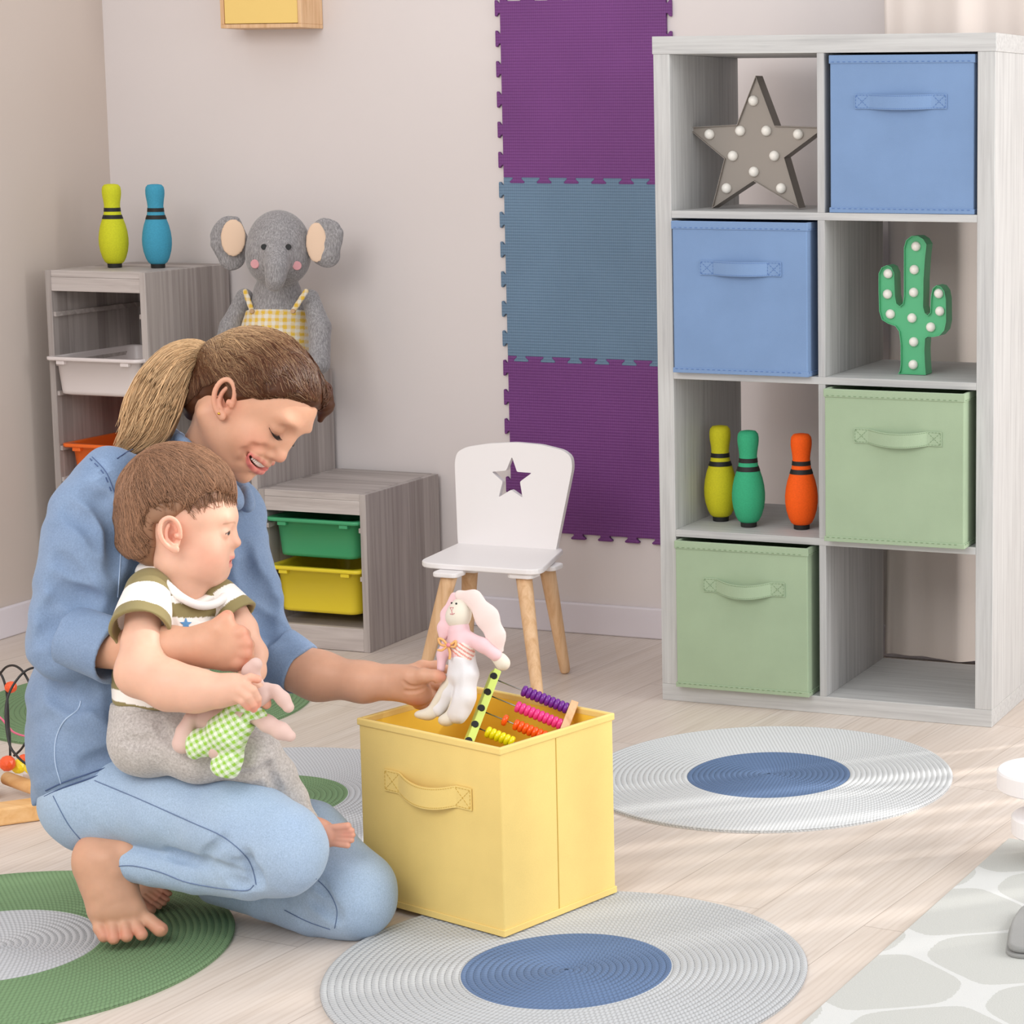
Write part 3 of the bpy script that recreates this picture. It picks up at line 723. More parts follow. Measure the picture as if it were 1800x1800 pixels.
wire = plain('black_wire_coating', rgb(28, 24, 24), .35, .5); pink = plain('pink_wire_coating', rgb(228, 110, 140), .4)
def wpx(pts, D0, D1):
    n_ = len(pts); return [Vector(at(u, v, D0+(D1-D0)*i/(n_-1)))-Vector((bm_o[0], bm_o[1], 0)) for i, (u, v) in enumerate(pts)]
D_f = float(np.dot(gp(68, 1400, hf)-ORG, FW))
w1 = wpx([(68, 1400), (63, 1370), (58, 1335), (54, 1290), (52, 1255), (58, 1232), (57, 1215), (48, 1193), (38, 1178), (25, 1170), (12, 1172), (2, 1182), (-10, 1200), (-22, 1250), (-24, 1330)], D_f, D_f+.12)
w2 = wpx([(49, 1345), (38, 1337), (28, 1327), (18, 1312), (12, 1285), (10, 1255), (12, 1232), (20, 1210), (32, 1192), (44, 1180), (58, 1174), (72, 1176), (88, 1190), (100, 1220), (106, 1280), (104, 1360)], D_f, D_f+.10)
w3 = wpx([(18, 1330), (17, 1290), (15, 1275), (13, 1230), (8, 1200), (-2, 1180), (-20, 1165), (-40, 1180), (-50, 1260), (-50, 1330)], D_f+.16, D_f+.18)
w4 = wpx([(24, 1329), (38, 1316), (50, 1294), (58, 1265), (57, 1240), (60, 1222), (68, 1200), (80, 1188), (95, 1190)], D_f+.14, D_f+.16)
for w_ in (w1, w2, w3, w4): MB().tube(catmull(w_, 5), .0023, 10).build('wire', wire, mz, smooth=True)
w5 = wpx([(-20, 1250), (0, 1261), (14, 1277), (24, 1287), (40, 1293), (55, 1293), (70, 1286), (82, 1270), (90, 1290), (92, 1350)], D_f+.2, D_f+.2)
MB().tube(catmull(w5, 5), .002, 8).build('wire', pink, mz, smooth=True)
def bead(u, v, D, r, mat, nm='bead'):
    p_ = Vector(at(u, v, D)); bb = bm_b = bmesh.new(); bmesh.ops.create_icosphere(bb, subdivisions=2, radius=r)
    me = bpy.data.meshes.new(nm); bb.to_mesh(me); bb.free(); o = link_mesh(nm, me, mat, mz, bevel=.0015); o.location = p_-Vector((bm_o[0], bm_o[1], 0)); return o
bo_, by_ = plain('orange_bead_paint', rgb(240, 92, 42), .35, .5), plain('yellow_bead_paint', rgb(244, 218, 40), .35, .5); bg_ = plain('green_bead_paint', rgb(40, 160, 110), .35)
bead(13, 1342, D_f+.05, .0155, bo_); bead(33, 1347, D_f+.075, .0145, by_); bead(56, 1348, D_f+.02, .0150, by_); bead(62, 1330, D_f+.10, .013, bg_); bead(42, 1336, D_f+.13, .012, bo_)
bead(19, 1208, D_f+.17, .012, bo_); bead(62, 1258, D_f+.16, .011, bo_)
MB().box(-.02, -.012, 0, .02, .012, .012).xf(Matrix.Translation(mzp(62, 1368, .03))).build('peg_block', M['white'], mz, bevel=.002)

# ------------------------------------------------------------------ light
wd = bpy.data.worlds.new('daylight'); SC.world = wd; wd.use_nodes = True
bg = wd.node_tree.nodes['Background']; bg.inputs[0].default_value = (.97, .98, 1.0, 1); bg.inputs[1].default_value = .98
def area(name, loc, target, size, sy, power, col=(1, 1, 1), spread=180):
    d = bpy.data.lights.new(name, 'AREA'); d.shape = 'RECTANGLE'; d.size = size; d.size_y = sy; d.energy = power; d.color = col; d.spread = math.radians(spread)
    o = bpy.data.objects.new(name, d); COL.objects.link(o); o.location = loc
    o.rotation_euler = (Vector(target)-Vector(loc)).to_track_quat('-Z', 'Y').to_euler(); return o
area('window_daylight', (1.45, 4.35, 1.55), (-1.9, 3.9, .7), 1.5, 1.9, 62, (1, .985, .96))
sd = bpy.data.lights.new('sun', 'SUN'); sd.energy = 2.6; sd.angle = math.radians(1.2); sd.color = (1, .97, .92); so = bpy.data.objects.new('sun', sd); COL.objects.link(so)
so.rotation_euler = (-Vector((.755, .655, .60))).to_track_quat('-Z', 'Y').to_euler(); so.location = (2, 7, 3)
area('front_fill', (-2.1, .3, 2.8), (-2.1, 4.0, .5), 2.4, 1.6, 64, (1, .985, .965))  # added soft fill from the front, not a lamp of the room
SC.view_settings.view_transform = 'Standard'; SC.view_settings.look = 'None'; SC.view_settings.exposure = 0; SC.view_settings.gamma = 1
SC.view_settings.use_curve_mapping = False
# ------------------------------------------------------------------ soft bodies: blended round shapes turned into one surface
f32 = np.float32
def V(*a): return np.array(a, f32)
def J(u, v, D): return at(u, v, D).astype(f32)
class Soft:
    def __init__(s): s.p = []; s.disp = None
    def _a(s, fn, c, R, k, op): s.p.append((fn, np.array(c, f32), float(R), float(k), op)); return s
    def ball(s, c, r, k=.01, op='u'):
        c = np.array(c, f32)
        return s._a(lambda P: np.sqrt(((P-c)**2).sum(-1))-r, c, r, k, op)
    def ell(s, c, r, A=None, k=.01, op='u'):
        """ellipsoid; rows of A are its unit axes"""
        c = np.array(c, f32); r = np.array(r, f32); A = np.eye(3, dtype=f32) if A is None else np.array(A, f32)
        def fn(P):
            q = (P-c) @ A.T; a = np.sqrt(((q/r)**2).sum(-1)); b = np.sqrt(((q/(r*r))**2).sum(-1))
            return a*(a-1)/np.maximum(b, 1e-6)
        return s._a(fn, c, r.max(), k, op)
    def cap(s, a, b, r1, r2=None, k=.01, op='u', flat=None):
        a = np.array(a, f32); b = np.array(b, f32); r2 = r1 if r2 is None else r2; ab = b-a; L2 = max(float(ab @ ab), 1e-12)
        def fn(P):
            pa = P-a; h = np.clip((pa @ ab)/L2, 0, 1)
            q = pa-h[..., None]*ab
            if flat is not None:           # flat: (unit axis, factor) squashes that direction
                ax, fa = flat; t_ = q @ np.array(ax, f32); q = q+(t_*(fa-1))[..., None]*np.array(ax, f32)
            return np.sqrt((q*q).sum(-1))-(r1+(r2-r1)*h)
        return s._a(fn, (a+b)/2, float(np.sqrt(L2))/2+max(r1, r2), k, op)
    def chain(s, pts, rs, k=.01, k0=None, op='u', flat=None):
        for i in range(len(pts)-1): s.cap(pts[i], pts[i+1], rs[i], rs[i+1], k=(k if i or k0 is None else k0), op=op, flat=flat)
        return s
    def box(s, c, h, A=None, r=.003, k=.005, op='u'):
        c = np.array(c, f32); h = np.array(h, f32)-r; A = np.eye(3, dtype=f32) if A is None else np.array(A, f32)
        def fn(P):
            q = np.abs((P-c) @ A.T)-h
            return np.sqrt((np.maximum(q, 0)**2).sum(-1))+np.minimum(q.max(-1), 0)-r
        return s._a(fn, c, float(np.sqrt((h*h).sum()))+r, k, op)
    def func(s, fn, c, R, k, op): return s._a(fn, c, R, k, op)
    def eval(s, P, sel=None):
        d = np.full(P.shape[:-1], 1., f32)
        for i, (fn, c, R, k, op) in enumerate(s.p):
            if sel is not None:
                m = sel[i]
                if not m.any(): continue
                if m.all(): m = slice(None)
            else: m = slice(None)
            e = fn(P[m]).astype(f32); a = d[m]
            if op == 'u': h = np.maximum(k-np.abs(a-e), 0)/k; d[m] = np.minimum(a, e)-h*h*k*.25
            elif op == 's': e = -e; h = np.maximum(k-np.abs(a-e), 0)/k; d[m] = np.maximum(a, e)+h*h*k*.25
            elif op == 'i': h = np.maximum(k-np.abs(a-e), 0)/k; d[m] = np.maximum(a, e)+h*h*k*.25
            elif op == 'd': d[m] = a+e
        if s.disp is not None: d = d+s.disp(P)
        return d
    def __call__(s, P): return s.eval(np.array(P, f32).reshape(-1, 3))
    def mesh(s, h, B=12, slack=.012):
        cs = np.array([p[1] for p in s.p if p[4] == 'u']); rs = np.array([p[2] for p in s.p if p[4] == 'u'])
        lo = (cs-rs[:, None]).min(0)-slack; hi = (cs+rs[:, None]).max(0)+slack
        nb = np.ceil((hi-lo)/(h*B)).astype(int)
        g = np.stack(np.meshgrid(*[np.arange(n) for n in nb], indexing='ij'), -1).reshape(-1, 3)
        cen = lo+(g+.5)*h*B; half = h*B*.5*math.sqrt(3)
        allc = np.array([p[1] for p in s.p]); allr = np.array([p[2] for p in s.p]); allk = np.array([p[3] for p in s.p])
        near = np.zeros(len(g), bool)
        for c, r in zip(cs, rs): near |= ((cen-c)**2).sum(1) < (r+half+.01)**2
        g = g[near]; cen = cen[near]
        d = np.concatenate([s.eval(cen[i:i+200000]) for i in range(0, len(cen), 200000)])
        keep = np.abs(d) < half*1.9+.012; g = g[keep]; cen = cen[keep]
        ii = np.arange(B+1); lat = np.stack(np.meshgrid(ii, ii, ii, indexing='ij'), -1).astype(f32)*h
        Nz = (nb*B+2).astype(np.int64)
        VID, VP, Q = [], [], []
        def cid(c): return (c[..., 0]*Nz[1]+c[..., 1])*Nz[2]+c[..., 2]
        CH = 300
        for st in range(0, len(g), CH):
            gb = g[st:st+CH]; cb = cen[st:st+CH]
            dist = np.sqrt(((cb[:, None]-allc[None])**2).sum(-1)); sel = (dist < allr*1.05+half+allk*1.5+.012).T
            P = (lo+gb*h*B).astype(f32)[:, None, None, None]+lat
            val = s.eval(P, sel); ins = val < 0
            a = ins[:, :-1, :-1, :-1]; cnt = np.zeros(a.shape, np.int8)
            cor = [(x, y, z) for x in (0, 1) for y in (0, 1) for z in (0, 1)]
            for x, y, z in cor: cnt += ins[:, x:B+x, y:B+y, z:B+z]
            act = (cnt > 0) & (cnt < 8)
            bi, xi, yi, zi = np.nonzero(act)
            if not len(bi): continue
            cv = np.stack([val[bi, xi+x, yi+y, zi+z] for x, y, z in cor], 1); co = np.array(cor, f32)
            sm = np.zeros((len(bi), 3), f32); nn = np.zeros(len(bi), f32)
            for p in range(8):
                for q in range(p+1, 8):
                    if abs(co[p]-co[q]).sum() != 1: continue
                    m = (cv[:, p] < 0) != (cv[:, q] < 0)
                    t_ = np.where(m, cv[:, p]/np.where(m, cv[:, p]-cv[:, q], 1), 0)
                    sm += np.where(m[:, None], co[p]+(co[q]-co[p])*t_[:, None], 0); nn += m
            cell = gb[bi]*B+np.stack([xi, yi, zi], 1)
            VID.append(cid(cell.astype(np.int64))); VP.append(lo+(cell+sm/nn[:, None])*h)
            for ax in range(3):
                sl = [slice(None), slice(0, B), slice(0, B), slice(0, B)]; s2 = list(sl); s2[ax+1] = slice(1, B+1)
                u0 = ins[tuple(sl)]; u1 = ins[tuple(s2)]; e = np.nonzero(u0 != u1)
                if not len(e[0]): continue
                fl = u0[e]; c0 = gb[e[0]]*B+np.stack(e[1:], 1); b1, b2 = (ax+1) % 3, (ax+2) % 3
                o1 = np.zeros(3, int); o1[b1] = 1; o2 = np.zeros(3, int); o2[b2] = 1
                q = np.stack([cid((c0-o1-o2).astype(np.int64)), cid((c0-o2).astype(np.int64)), cid(c0.astype(np.int64)), cid((c0-o1).astype(np.int64))], 1)
                q[~fl] = q[~fl][:, ::-1]; Q.append(q)
        vid = np.concatenate(VID); vp = np.concatenate(VP); Q = np.concatenate(Q)
        o = np.argsort(vid); vid = vid[o]; vp = vp[o]
        idx = np.searchsorted(vid, Q); idx = np.minimum(idx, len(vid)-1); ok = (vid[idx] == Q).all(1); idx = idx[ok]
        return vp.astype(f32), idx.astype(np.int32)
    def trace(s, u, v, D0=None, D1=7., inside=None):
        """first surface point of this body along the line of sight through a photo pixel"""
        r = ray(u, v); t = D0 or 3.2
        for _ in range(260):
            p = ORG+r*t; d = float(s(p)[0])
            if d < .0004: return p
            t += max(.0006, d*.7)
            if t > D1: return None
        return None
def smesh(name, VPF, mat, parent=None, smooth=True, paint=None, label=None, smooth_it=0, fine=0):
    if isinstance(VPF, list):
        vs = []; fs = []; n = 0
        for v_, f_ in VPF: vs.append(v_); fs.append(f_+n); n += len(v_)
        v, f = np.concatenate(vs), np.concatenate(fs)
    else: v, f = VPF
    for _ in range(smooth_it):       # light Laplacian smoothing
        acc = np.zeros_like(v); c = np.zeros(len(v), f32)
        for a, b in ((0, 1), (1, 2), (2, 3), (3, 0)):
            np.add.at(acc, f[:, a], v[f[:, b]]); np.add.at(c, f[:, a], 1); np.add.at(acc, f[:, b], v[f[:, a]]); np.add.at(c, f[:, b], 1)
        v = v*.5+.5*acc/np.maximum(c, 1)[:, None]
    o_ = off(parent) if parent else Vector((0, 0, 0)); w = v-np.array(o_, f32)
    me = bpy.data.meshes.new(name); me.vertices.add(len(w)); me.vertices.foreach_set('co', w.astype(f32).ravel())
    me.loops.add(len(f)*4); me.loops.foreach_set('vertex_index', f.astype(np.int32).ravel())
    me.polygons.add(len(f)); me.polygons.foreach_set('loop_start', np.arange(0, len(f)*4, 4, dtype=np.int32)); me.polygons.foreach_set('loop_total', np.full(len(f), 4, np.int32))
    me.update(calc_edges=True)
    if paint is not None:
        c = paint(v); at_ = me.attributes.new('tint', 'FLOAT_COLOR', 'POINT')
        c4 = np.ones((len(v), 4), f32); c4[:, :3] = c; at_.data.foreach_set('color', c4.ravel())
    return link_mesh(name, me, mat, parent, smooth=smooth, label=label)
def frame(f, s_):   # orthonormal rows: forward, side, up
    f = np.array(f, float); f /= np.linalg.norm(f); s_ = np.array(s_, float); s_ -= f*(s_ @ f); s_ /= np.linalg.norm(s_)
    u = np.cross(f, s_); 
    if u @ UP < 0 and abs(u @ UP) > .2: u = -u
    return np.array([f, s_, u], f32)
def L3(r, g, b): return np.array([lin(r), lin(g), lin(b)], f32)
def waves(P, dirs, seed=0):
    """smooth pseudo-random field in about -1..1"""
    r_ = np.random.default_rng(seed); o = np.zeros(P.shape[:-1], f32)
    for k, a in dirs:
        d = r_.normal(size=3).astype(f32); d /= np.linalg.norm(d); e = r_.normal(size=3).astype(f32); e /= np.linalg.norm(e); ph = r_.uniform(0, 6.28)
        o += a*np.sin(k*(P @ d)+ph+1.3*np.sin(k*.6*(P @ e)+ph*2))
    return o
def strands(name, paths, r0, mat, parent, cols, r1=None, label=None):
    """hair: thin tapering three-sided tubes; paths (n, m, 3), cols (n, m, 3)"""
    P = np.array(paths, f32); n, m, _ = P.shape; T = np.gradient(P, axis=1); T /= np.linalg.norm(T, axis=2, keepdims=True)+1e-9
    A = np.cross(T, np.array([.3, .5, .8], f32)); A /= np.linalg.norm(A, axis=2, keepdims=True)+1e-9; B = np.cross(T, A)
    tt = np.linspace(0, 1, m, dtype=f32); rad = (r0*(1-.75*np.abs(tt*2-1)**3))[None, :, None]
    v = np.stack([P+(A*math.cos(a)+B*math.sin(a))*rad for a in (0, 2*PI/3, 4*PI/3)], 2).reshape(-1, 3)
    i = (np.arange(n)[:, None]*m+np.arange(m-1)[None]).ravel()*3; f = []
    for k in range(3): k2 = (k+1) % 3; f.append(np.stack([i+k, i+k2, i+3+k2, i+3+k], 1))
    f = np.concatenate(f); c = np.repeat(np.array(cols, f32).reshape(-1, 3), 3, axis=0)
    o = smesh(name, (v.astype(f32), f), mat, parent, paint=lambda v_: c, label=label); return o
def push_out(sd, P, margin, it=4):
    """move points onto the offset surface of body sd"""
    P = P.astype(f32).copy(); e = .0015
    for _ in range(it):
        d = sd.eval(P); g = np.stack([sd.eval(P+np.array([e if a == k else 0 for a in range(3)], f32))-d for k in range(3)], -1)
        g /= np.linalg.norm(g, axis=-1, keepdims=True)+1e-9; P = P-g*(d-margin)[..., None]
    return P
def on_surf(sd, pix, D0=3.0, lift=.0006):
    out = []
    for u, v in pix:
        p = sd.trace(u, v, D0)
        if p is not None: out.append(np.array(p)-ray(u, v)*lift)
    return out
def seam(sd, pix, r, mat, parent, name='seam', n=5, dash=False, off_=None):
    pts = catmull([(u, v) for u, v in pix], n); p3 = on_surf(sd, pts)
    if len(p3) < 2: return
    m = MB()
    if dash:
        for i in range(0, len(p3)-1, 2): m.tube([p3[i], p3[i+1]], r, 4)
    else: m.tube(p3, r, 5)
    return m.build(name, mat, parent, world=True)
def crease(sd, pix, depth=.005, w=.008, n=3):
    """press a fold into the body along a line seen in the photo"""
    p3 = on_surf(sd, catmull(pix, n), lift=0.)
    L_ = len(p3)
    for i in range(L_-1):
        k = math.sin(PI*(i+.5)/max(1, L_-1))**.6
        a = np.array(p3[i])-ray(*pix[0])*(w-depth*k); b = np.array(p3[i+1])-ray(*pix[0])*(w-depth*k)
        sd.cap(a, b, w, w, k=w*1.2, op='s')
# materials with painted-in natural colour
def tint_mat(name, rough=.5, spec=.4, sss=0, bump=0, bscale=300, sheen=0, mod=.0, modscale=30, aniso=None, coat=0, sssr=None):
    t = NT(name); a = t.n('ShaderNodeAttribute', attribute_name='tint'); co = t.coord(); c = a.outputs['Color']
    if mod:
        f = t.noise(co, modscale, 4); c = t.mix(1., c, t.ramp(f, [(.3, (1-mod,)*3), (.7, (1+mod,)*3)]), 'MULTIPLY')
    t.col(c)
    if bump: t.bump(t.noise(co, bscale, 3), bump, .0006)
    t.set(rough, spec, sss=sss, sheen=sheen, coat=coat, sssr=sssr); return t.mat
M['skin'] = tint_mat('skin', .48, .35, sss=.18, bump=.06, bscale=700, mod=.03, modscale=60)
M['hair'] = tint_mat('hair', .45, .28)
M['hairb'] = tint_mat('fine_hair', .5, .35)
def denim(name, c, c2):
    t = NT(name); co = t.coord(); f = t.noise(co, 11, 4, .6); v = t.noise(co, 420, 3, .75)
    s2 = t.noise(t.coord(scale=(900, 900, 120)), 1, 2)
    base = t.ramp(f, [(.28, c2), (.72, c)])
    k = t.mix(.30, base, t.ramp(v, [(.30, tuple(x*.55 for x in c[:3])+(1,)), (.70, tuple(min(1, x*1.45) for x in c[:3])+(1,))]))
    k = t.mix(.16, k, t.ramp(s2, [(.3, tuple(x*.6 for x in c[:3])+(1,)), (.7, tuple(min(1, x*1.4) for x in c[:3])+(1,))]))
    t.col(k); t.bump(v, .3, .0008); t.set(.82, .2, sheen=.15); return t.mat
M['denim'] = denim('blue_chambray_denim', rgb(132, 152, 180), rgb(108, 130, 162))
M['jeans'] = denim('light_blue_jeans_denim', rgb(166, 186, 208), rgb(148, 170, 198))
M['jthread'] = plain('dark_seam_thread', rgb(100, 118, 150), .8); M['sthread'] = plain('pale_seam_thread', rgb(176, 196, 222), .8); M['nthread'] = plain('navy_seam_thread', rgb(72, 90, 128), .8)  # thread colours for the jeans and shirt seams
# ================================================================== the woman
def px(n, D=3.7): return n*D/F
wroot_p = gp(300, 1640)
wo = thing('person', 'woman with a ponytail in a denim shirt and light jeans kneeling on the floor', 'person', (float(wroot_p[0]), float(wroot_p[1]), 0))
# ---- head frame
def head_frame(pl_f, pl_u, yaw):
    f0 = RT*pl_f[0]+UP*pl_f[1]; f0 /= np.linalg.norm(f0); u0 = RT*pl_u[0]+UP*pl_u[1]; u0 -= f0*(u0 @ f0); u0 /= np.linalg.norm(u0)
    c, s_ = math.cos(yaw), math.sin(yaw)
    f_ = f0*c-FW*s_; side = -FW*c-f0*s_
    return np.array([f_, side, u0])
WH = head_frame((.67, -.74), (.74, .67), math.radians(13)); WO = at(405, 705, 3.816)
def hp(x, y, z): return (WO+x*WH[0]+y*WH[1]+z*WH[2]+0).astype(f32)
# the ear canal of the near side is what the photo shows: shift the middle plane away by half a head
def he(s, c, r, k=.01, op='u'): return s.ell(hp(*c), r, WH, k, op)
SK = Soft()
he(SK, (.022, 0, .050), (.094, .073, .084))
he(SK, (.060, 0, .058), (.060, .062, .060), .02)
he(SK, (.064, 0, .000), (.056, .055, .066), .02)
for s_ in (1, -1):
    SK.cap(hp(.012, s_*.048, -.030), hp(.088, s_*.018, -.056), .017, .016, k=.03)
    he(SK, (.086, s_*.034, -.006), (.028, .024, .026), .022)
    he(SK, (.104, s_*.026, .060), (.016, .026, .010), .014)
    SK.cap(hp(.098, s_*.030, -.030), hp(.108, s_*.016, -.040), .012, .012, k=.012)
SK.cap(hp(.100, 0, -.052), hp(.112, 0, -.060), .018, .013, k=.018)
for s_ in (1, -1):
    SK.ball(hp(.1225, s_*.030, .038), .0150, .012, 's')
SK.chain([hp(.109, 0, .052), hp(.116, 0, .030), hp(.126, 0, .010)], [.0085, .0082, .0105], .014)
he(SK, (.1275, 0, .004), (.0125, .0105, .0095), .008)
for s_ in (1, -1):
    he(SK, (.117, s_*.0115, -.001), (.011, .0075, .0080), .005)
    SK.ball(hp(.122, s_*.0065, -.0075), .0036, .003, 's')
    he(SK, (.0995, s_*.0300, .0385), (.0128, .0150, .0118), .006)      # lowered lids over the eyes
    
    # laugh lines
# philtrum, muzzle
SK.chain([hp(.113, 0, -.010), hp(.118, 0, -.019)], [.010, .008], .012)
he(SK, (.088, 0, -.028), (.025, .032, .026), .014)
def arc(x0, x1, y1, z0, z1, n=9):
    out = []
    for i in range(n):
        q = -1+2*i/(n-1); out.append(hp(x1+(x0-x1)*(1-abs(q)**1.8), q*y1, z1+(z0-z1)*(1-abs(q)**1.7)))
    return out
def mirror_line(S, pix, rs, lift=0., centre=True, frame_=None, origin=None):
    """a line seen on the near half of the face, continued symmetrically on the far half"""
    W_, O_ = (WH, WO) if frame_ is None else (frame_, origin); loc = []
    for u, v in pix:
        p = S.trace(u, v, 3.3); q = (np.array(p)-O_) @ W_.T; loc.append(q)
    loc = [q for q in loc if q[1] > .002]
    L_ = [(O_+(q+np.array([lift, 0, 0])) @ W_).astype(f32) for q in loc]
    mid = loc[-1].copy(); mid[1] = 0; mid[0] += .0015+lift; Mid = (O_+mid @ W_).astype(f32)
    Rr = [(O_+(q*np.array([1, -1, 1])+np.array([lift, 0, 0])) @ W_).astype(f32) for q in loc][::-1]
    rs = list(rs)[:len(loc)]; return L_+[Mid]+Rr, rs+[rs[-1]]+rs[::-1]
up_l = mirror_line(SK, [(438, 799), (446, 802), (456, 808), (466, 814)], [.0020, .0030, .0035, .0036])
lo_l = mirror_line(SK, [(438, 803), (440, 813), (446, 823), (453, 830)], [.0020, .0038, .0048, .0052])
cv_l = mirror_line(SK, [(439, 801), (444, 809), (452, 816), (460, 821)], [.0020, .0038, .0047, .0050], lift=.001)
crs = mirror_line(SK, [(478, 796), (462, 789), (445, 787), (431, 795), (424, 812)], [.0016, .0022, .0024, .0022, .0014], lift=0)
n_ = 5
for a, b, r in zip(crs[0][:n_-1], crs[0][1:n_], crs[1]): SK.cap(a, b, r, k=.012, op='s')
for a, b, r in zip(crs[0][n_+1:-1], crs[0][n_+2:], crs[1]): SK.cap(a, b, r, k=.012, op='s')
SK.chain(up_l[0], up_l[1], .005); SK.chain(lo_l[0], lo_l[1], .006)
SK.chain(cv_l[0], cv_l[1], .0025, op='s')
inn_ = [(p-(WH[0]*.007).astype(f32)).astype(f32) for p in cv_l[0]]
SK.chain(inn_, [r*1.15 for r in cv_l[1]], .003, op='s')
# ear (near side and far side)
def ear(S, P3, Z, X, Nn, h, w, k=.004):
    """P3 centre, Z up axis, X forward axis, Nn outward; h half height, w half width"""
    P3, Z, X, Nn = [np.array(q, float) for q in (P3, Z, X, Nn)]
    E = lambda a, b, c: (P3+Z*a*h+X*b*w+Nn*c).astype(f32)
    S.ell(P3-Nn*.004, (h*.86, w*.8, .007), np.array([Z, X, Nn]), .008)
    ring = [E(-.25, .75, .001), E(.30, .86, .003), E(.75, .62, .006), (E(.97, .05, .008)), E(.82, -.62, .010), E(.35, -.96, .012), E(-.2, -.88, .011), E(-.62, -.52, .007), E(-.80, -.15, .004)]
    ring = [np.array(q, f32) for q in catmull(ring, 3)]
    S.chain(ring, [.0036*h/.032]*len(ring), .0025, k0=.003)
    S.ell(E(.15, .05, .004), (h*.52, w*.45, .007), np.array([Z, X, Nn]), .004, 's')
    anti = [np.array(q, f32) for q in catmull([E(-.5, -.1, .004), E(-.2, -.5, .005), E(.25, -.45, .005), (E(.6, -.05, .004))], 3)]
    S.chain(anti, [.0028*h/.032]*len(anti), .003)
    S.ell(E(-.10, .42, .004), (h*.16, w*.22, .004), np.array([Z, X, Nn]), .003)
    S.ell(E(-.18, .05, .0), (h*.22, w*.24, .006), np.array([Z, X, Nn]), .003, 's')
    S.ell(E(-.84, .12, .003), (h*.24, w*.40, .0045), np.array([Z, X, Nn]), .005)
ec = at(398, 702, 3.745); zi = at(407, 668, 3.745)-at(388, 738, 3.745); zi /= np.linalg.norm(zi)
nn_ = WH[1]; xi = WH[0]-zi*(WH[0] @ zi); xi -= nn_*(xi @ nn_)*0; xi /= np.linalg.norm(xi); nn_ = np.cross(zi, xi); nn_ = nn_ if nn_ @ WH[1] > 0 else -nn_
nose_shift = (WO+WH[1]*.074)
ec = at(398, 702, float((nose_shift-ORG) @ FW))
ear(SK, ec, zi, xi, nn_, .0330, .0168)
# neck and upper chest skin
SK.cap(J(398, 735, 3.815), J(352, 835, 3.85), .046, .050, k=.03)
SK.cap(J(352, 835, 3.85), J(320, 890, 3.87), .050, .06, k=.03)
he(SK, (-.030, 0, -.015), (.035, .045, .045), .02)
SKIN = (208, 158, 130)
def wpaint(v):
    q = (v-WO.astype(f32)) @ WH.T.astype(f32); x, y, z = q.T; c = np.tile(L3(*SKIN), (len(v), 1))
    def blend(w, col): c[:] = c*(1-w[:, None])+col*w[:, None]
    g = lambda cx, cy, cz, s_: np.exp(-(((x-cx)**2+(np.abs(y)-cy)**2+(z-cz)**2)/s_**2))
    blend(.45*g(.098, .040, -.002, .022), L3(214, 128, 108)); blend(.4*g(.142, 0, .002, .012), L3(214, 138, 118))
    # lips
    def near(pts, r):
        d = np.full(len(v), 9., f32)
        for a, b in zip(pts[:-1], pts[1:]):
            ab = b-a; h_ = np.clip(((v-a) @ ab)/max(1e-9, ab @ ab), 0, 1); d = np.minimum(d, np.linalg.norm(v-a-h_[:, None]*ab, axis=1))
        return np.clip((r-d)/.0015+.5, 0, 1)
    blend(.85*near(up_l[0], .0048), L3(198, 118, 106))
    blend(.85*near(lo_l[0], .0066), L3(206, 112, 108))
    blend(.92*near([(p-(WH[0]*.0105).astype(f32)).astype(f32) for p in cv_l[0][1:-1]], .0062), L3(84, 30, 28))
    # brows
    for s_ in (1, -1):
        bp = [hp(.1180, s_*.013, .0560), hp(.1150, s_*.024, .0620), hp(.107, s_*.038, .0630), hp(.094, s_*.048, .0560)]
        bp = [np.array(a, f32) for a in catmull(bp, 4)]
        blend(.85*near(bp, .0046), L3(112, 78, 58))
        # dark lash line, with the soft shadow of the lashes painted into the skin
        lp = [hp(.1105, s_*.018, .0315), hp(.1110, s_*.026, .0285), hp(.1065, s_*.036, .0290), hp(.097, s_*.0445, .0335)]
        lp = [np.array(a, f32) for a in catmull(lp, 4)]
        blend(.9*near(lp, .0013), L3(48, 32, 28)); blend(.25*near(lp, .006), L3(170, 112, 92))
    e = np.exp(-((v-ec.astype(f32))**2).sum(1)/.026**2); blend(.4*e, L3(206, 118, 98))
    return c
# ---- arms
near_el = J(108, 1128, 3.66)
SN = Soft()   # near forearm and hand
SN.chain([J(120, 1135, 3.65), J(230, 1140, 3.600), J(300, 1139, 3.578), J(352, 1136, 3.572)], [px(34), px(38), px(36), px(30)], .012)
flatN = (FW, 1.5)
SN.ell(J(392, 1133, 3.573), (px(46), px(40), .019), np.array([RT*.96-UP*.28, UP*.96+RT*.28, FW]), .018)
SN.cap(J(355, 1136, 3.572), J(395, 1136, 3.572), px(30), px(34), k=.02, flat=(FW, 1.5))
kn = [(424, 1113), (431, 1131), (430, 1149), (421, 1165)]
for i, (u, v) in enumerate(kn):
    SN.chain([J(394, v-2, 3.570), J(u-2, v, 3.567), J(u+5, v+3, 3.590), J(u-6, v+6, 3.617), J(u-30, v+7, 3.625)], [px(11), px(11.5), px(10), px(9), px(8)], .006)
SN.chain([J(368, 1126, 3.568), J(384, 1106, 3.563), J(395, 1092, 3.566), J(400, 1082, 3.572)], [px(15), px(13), px(11.5), px(9.5)], .010, k0=.02)
SN.ell(J(402, 1079, 3.565), (px(5), px(6.5), .002), np.array([RT, UP, FW]), .001)
SF = Soft()   # far forearm and hand
SF.chain([J(490, 1165, 3.90), J(560, 1188, 3.885), J(640, 1199, 3.865), J(692, 1199, 3.855)], [px(42, 3.88), px(41, 3.88), px(33, 3.86), px(29, 3.86)], .02)
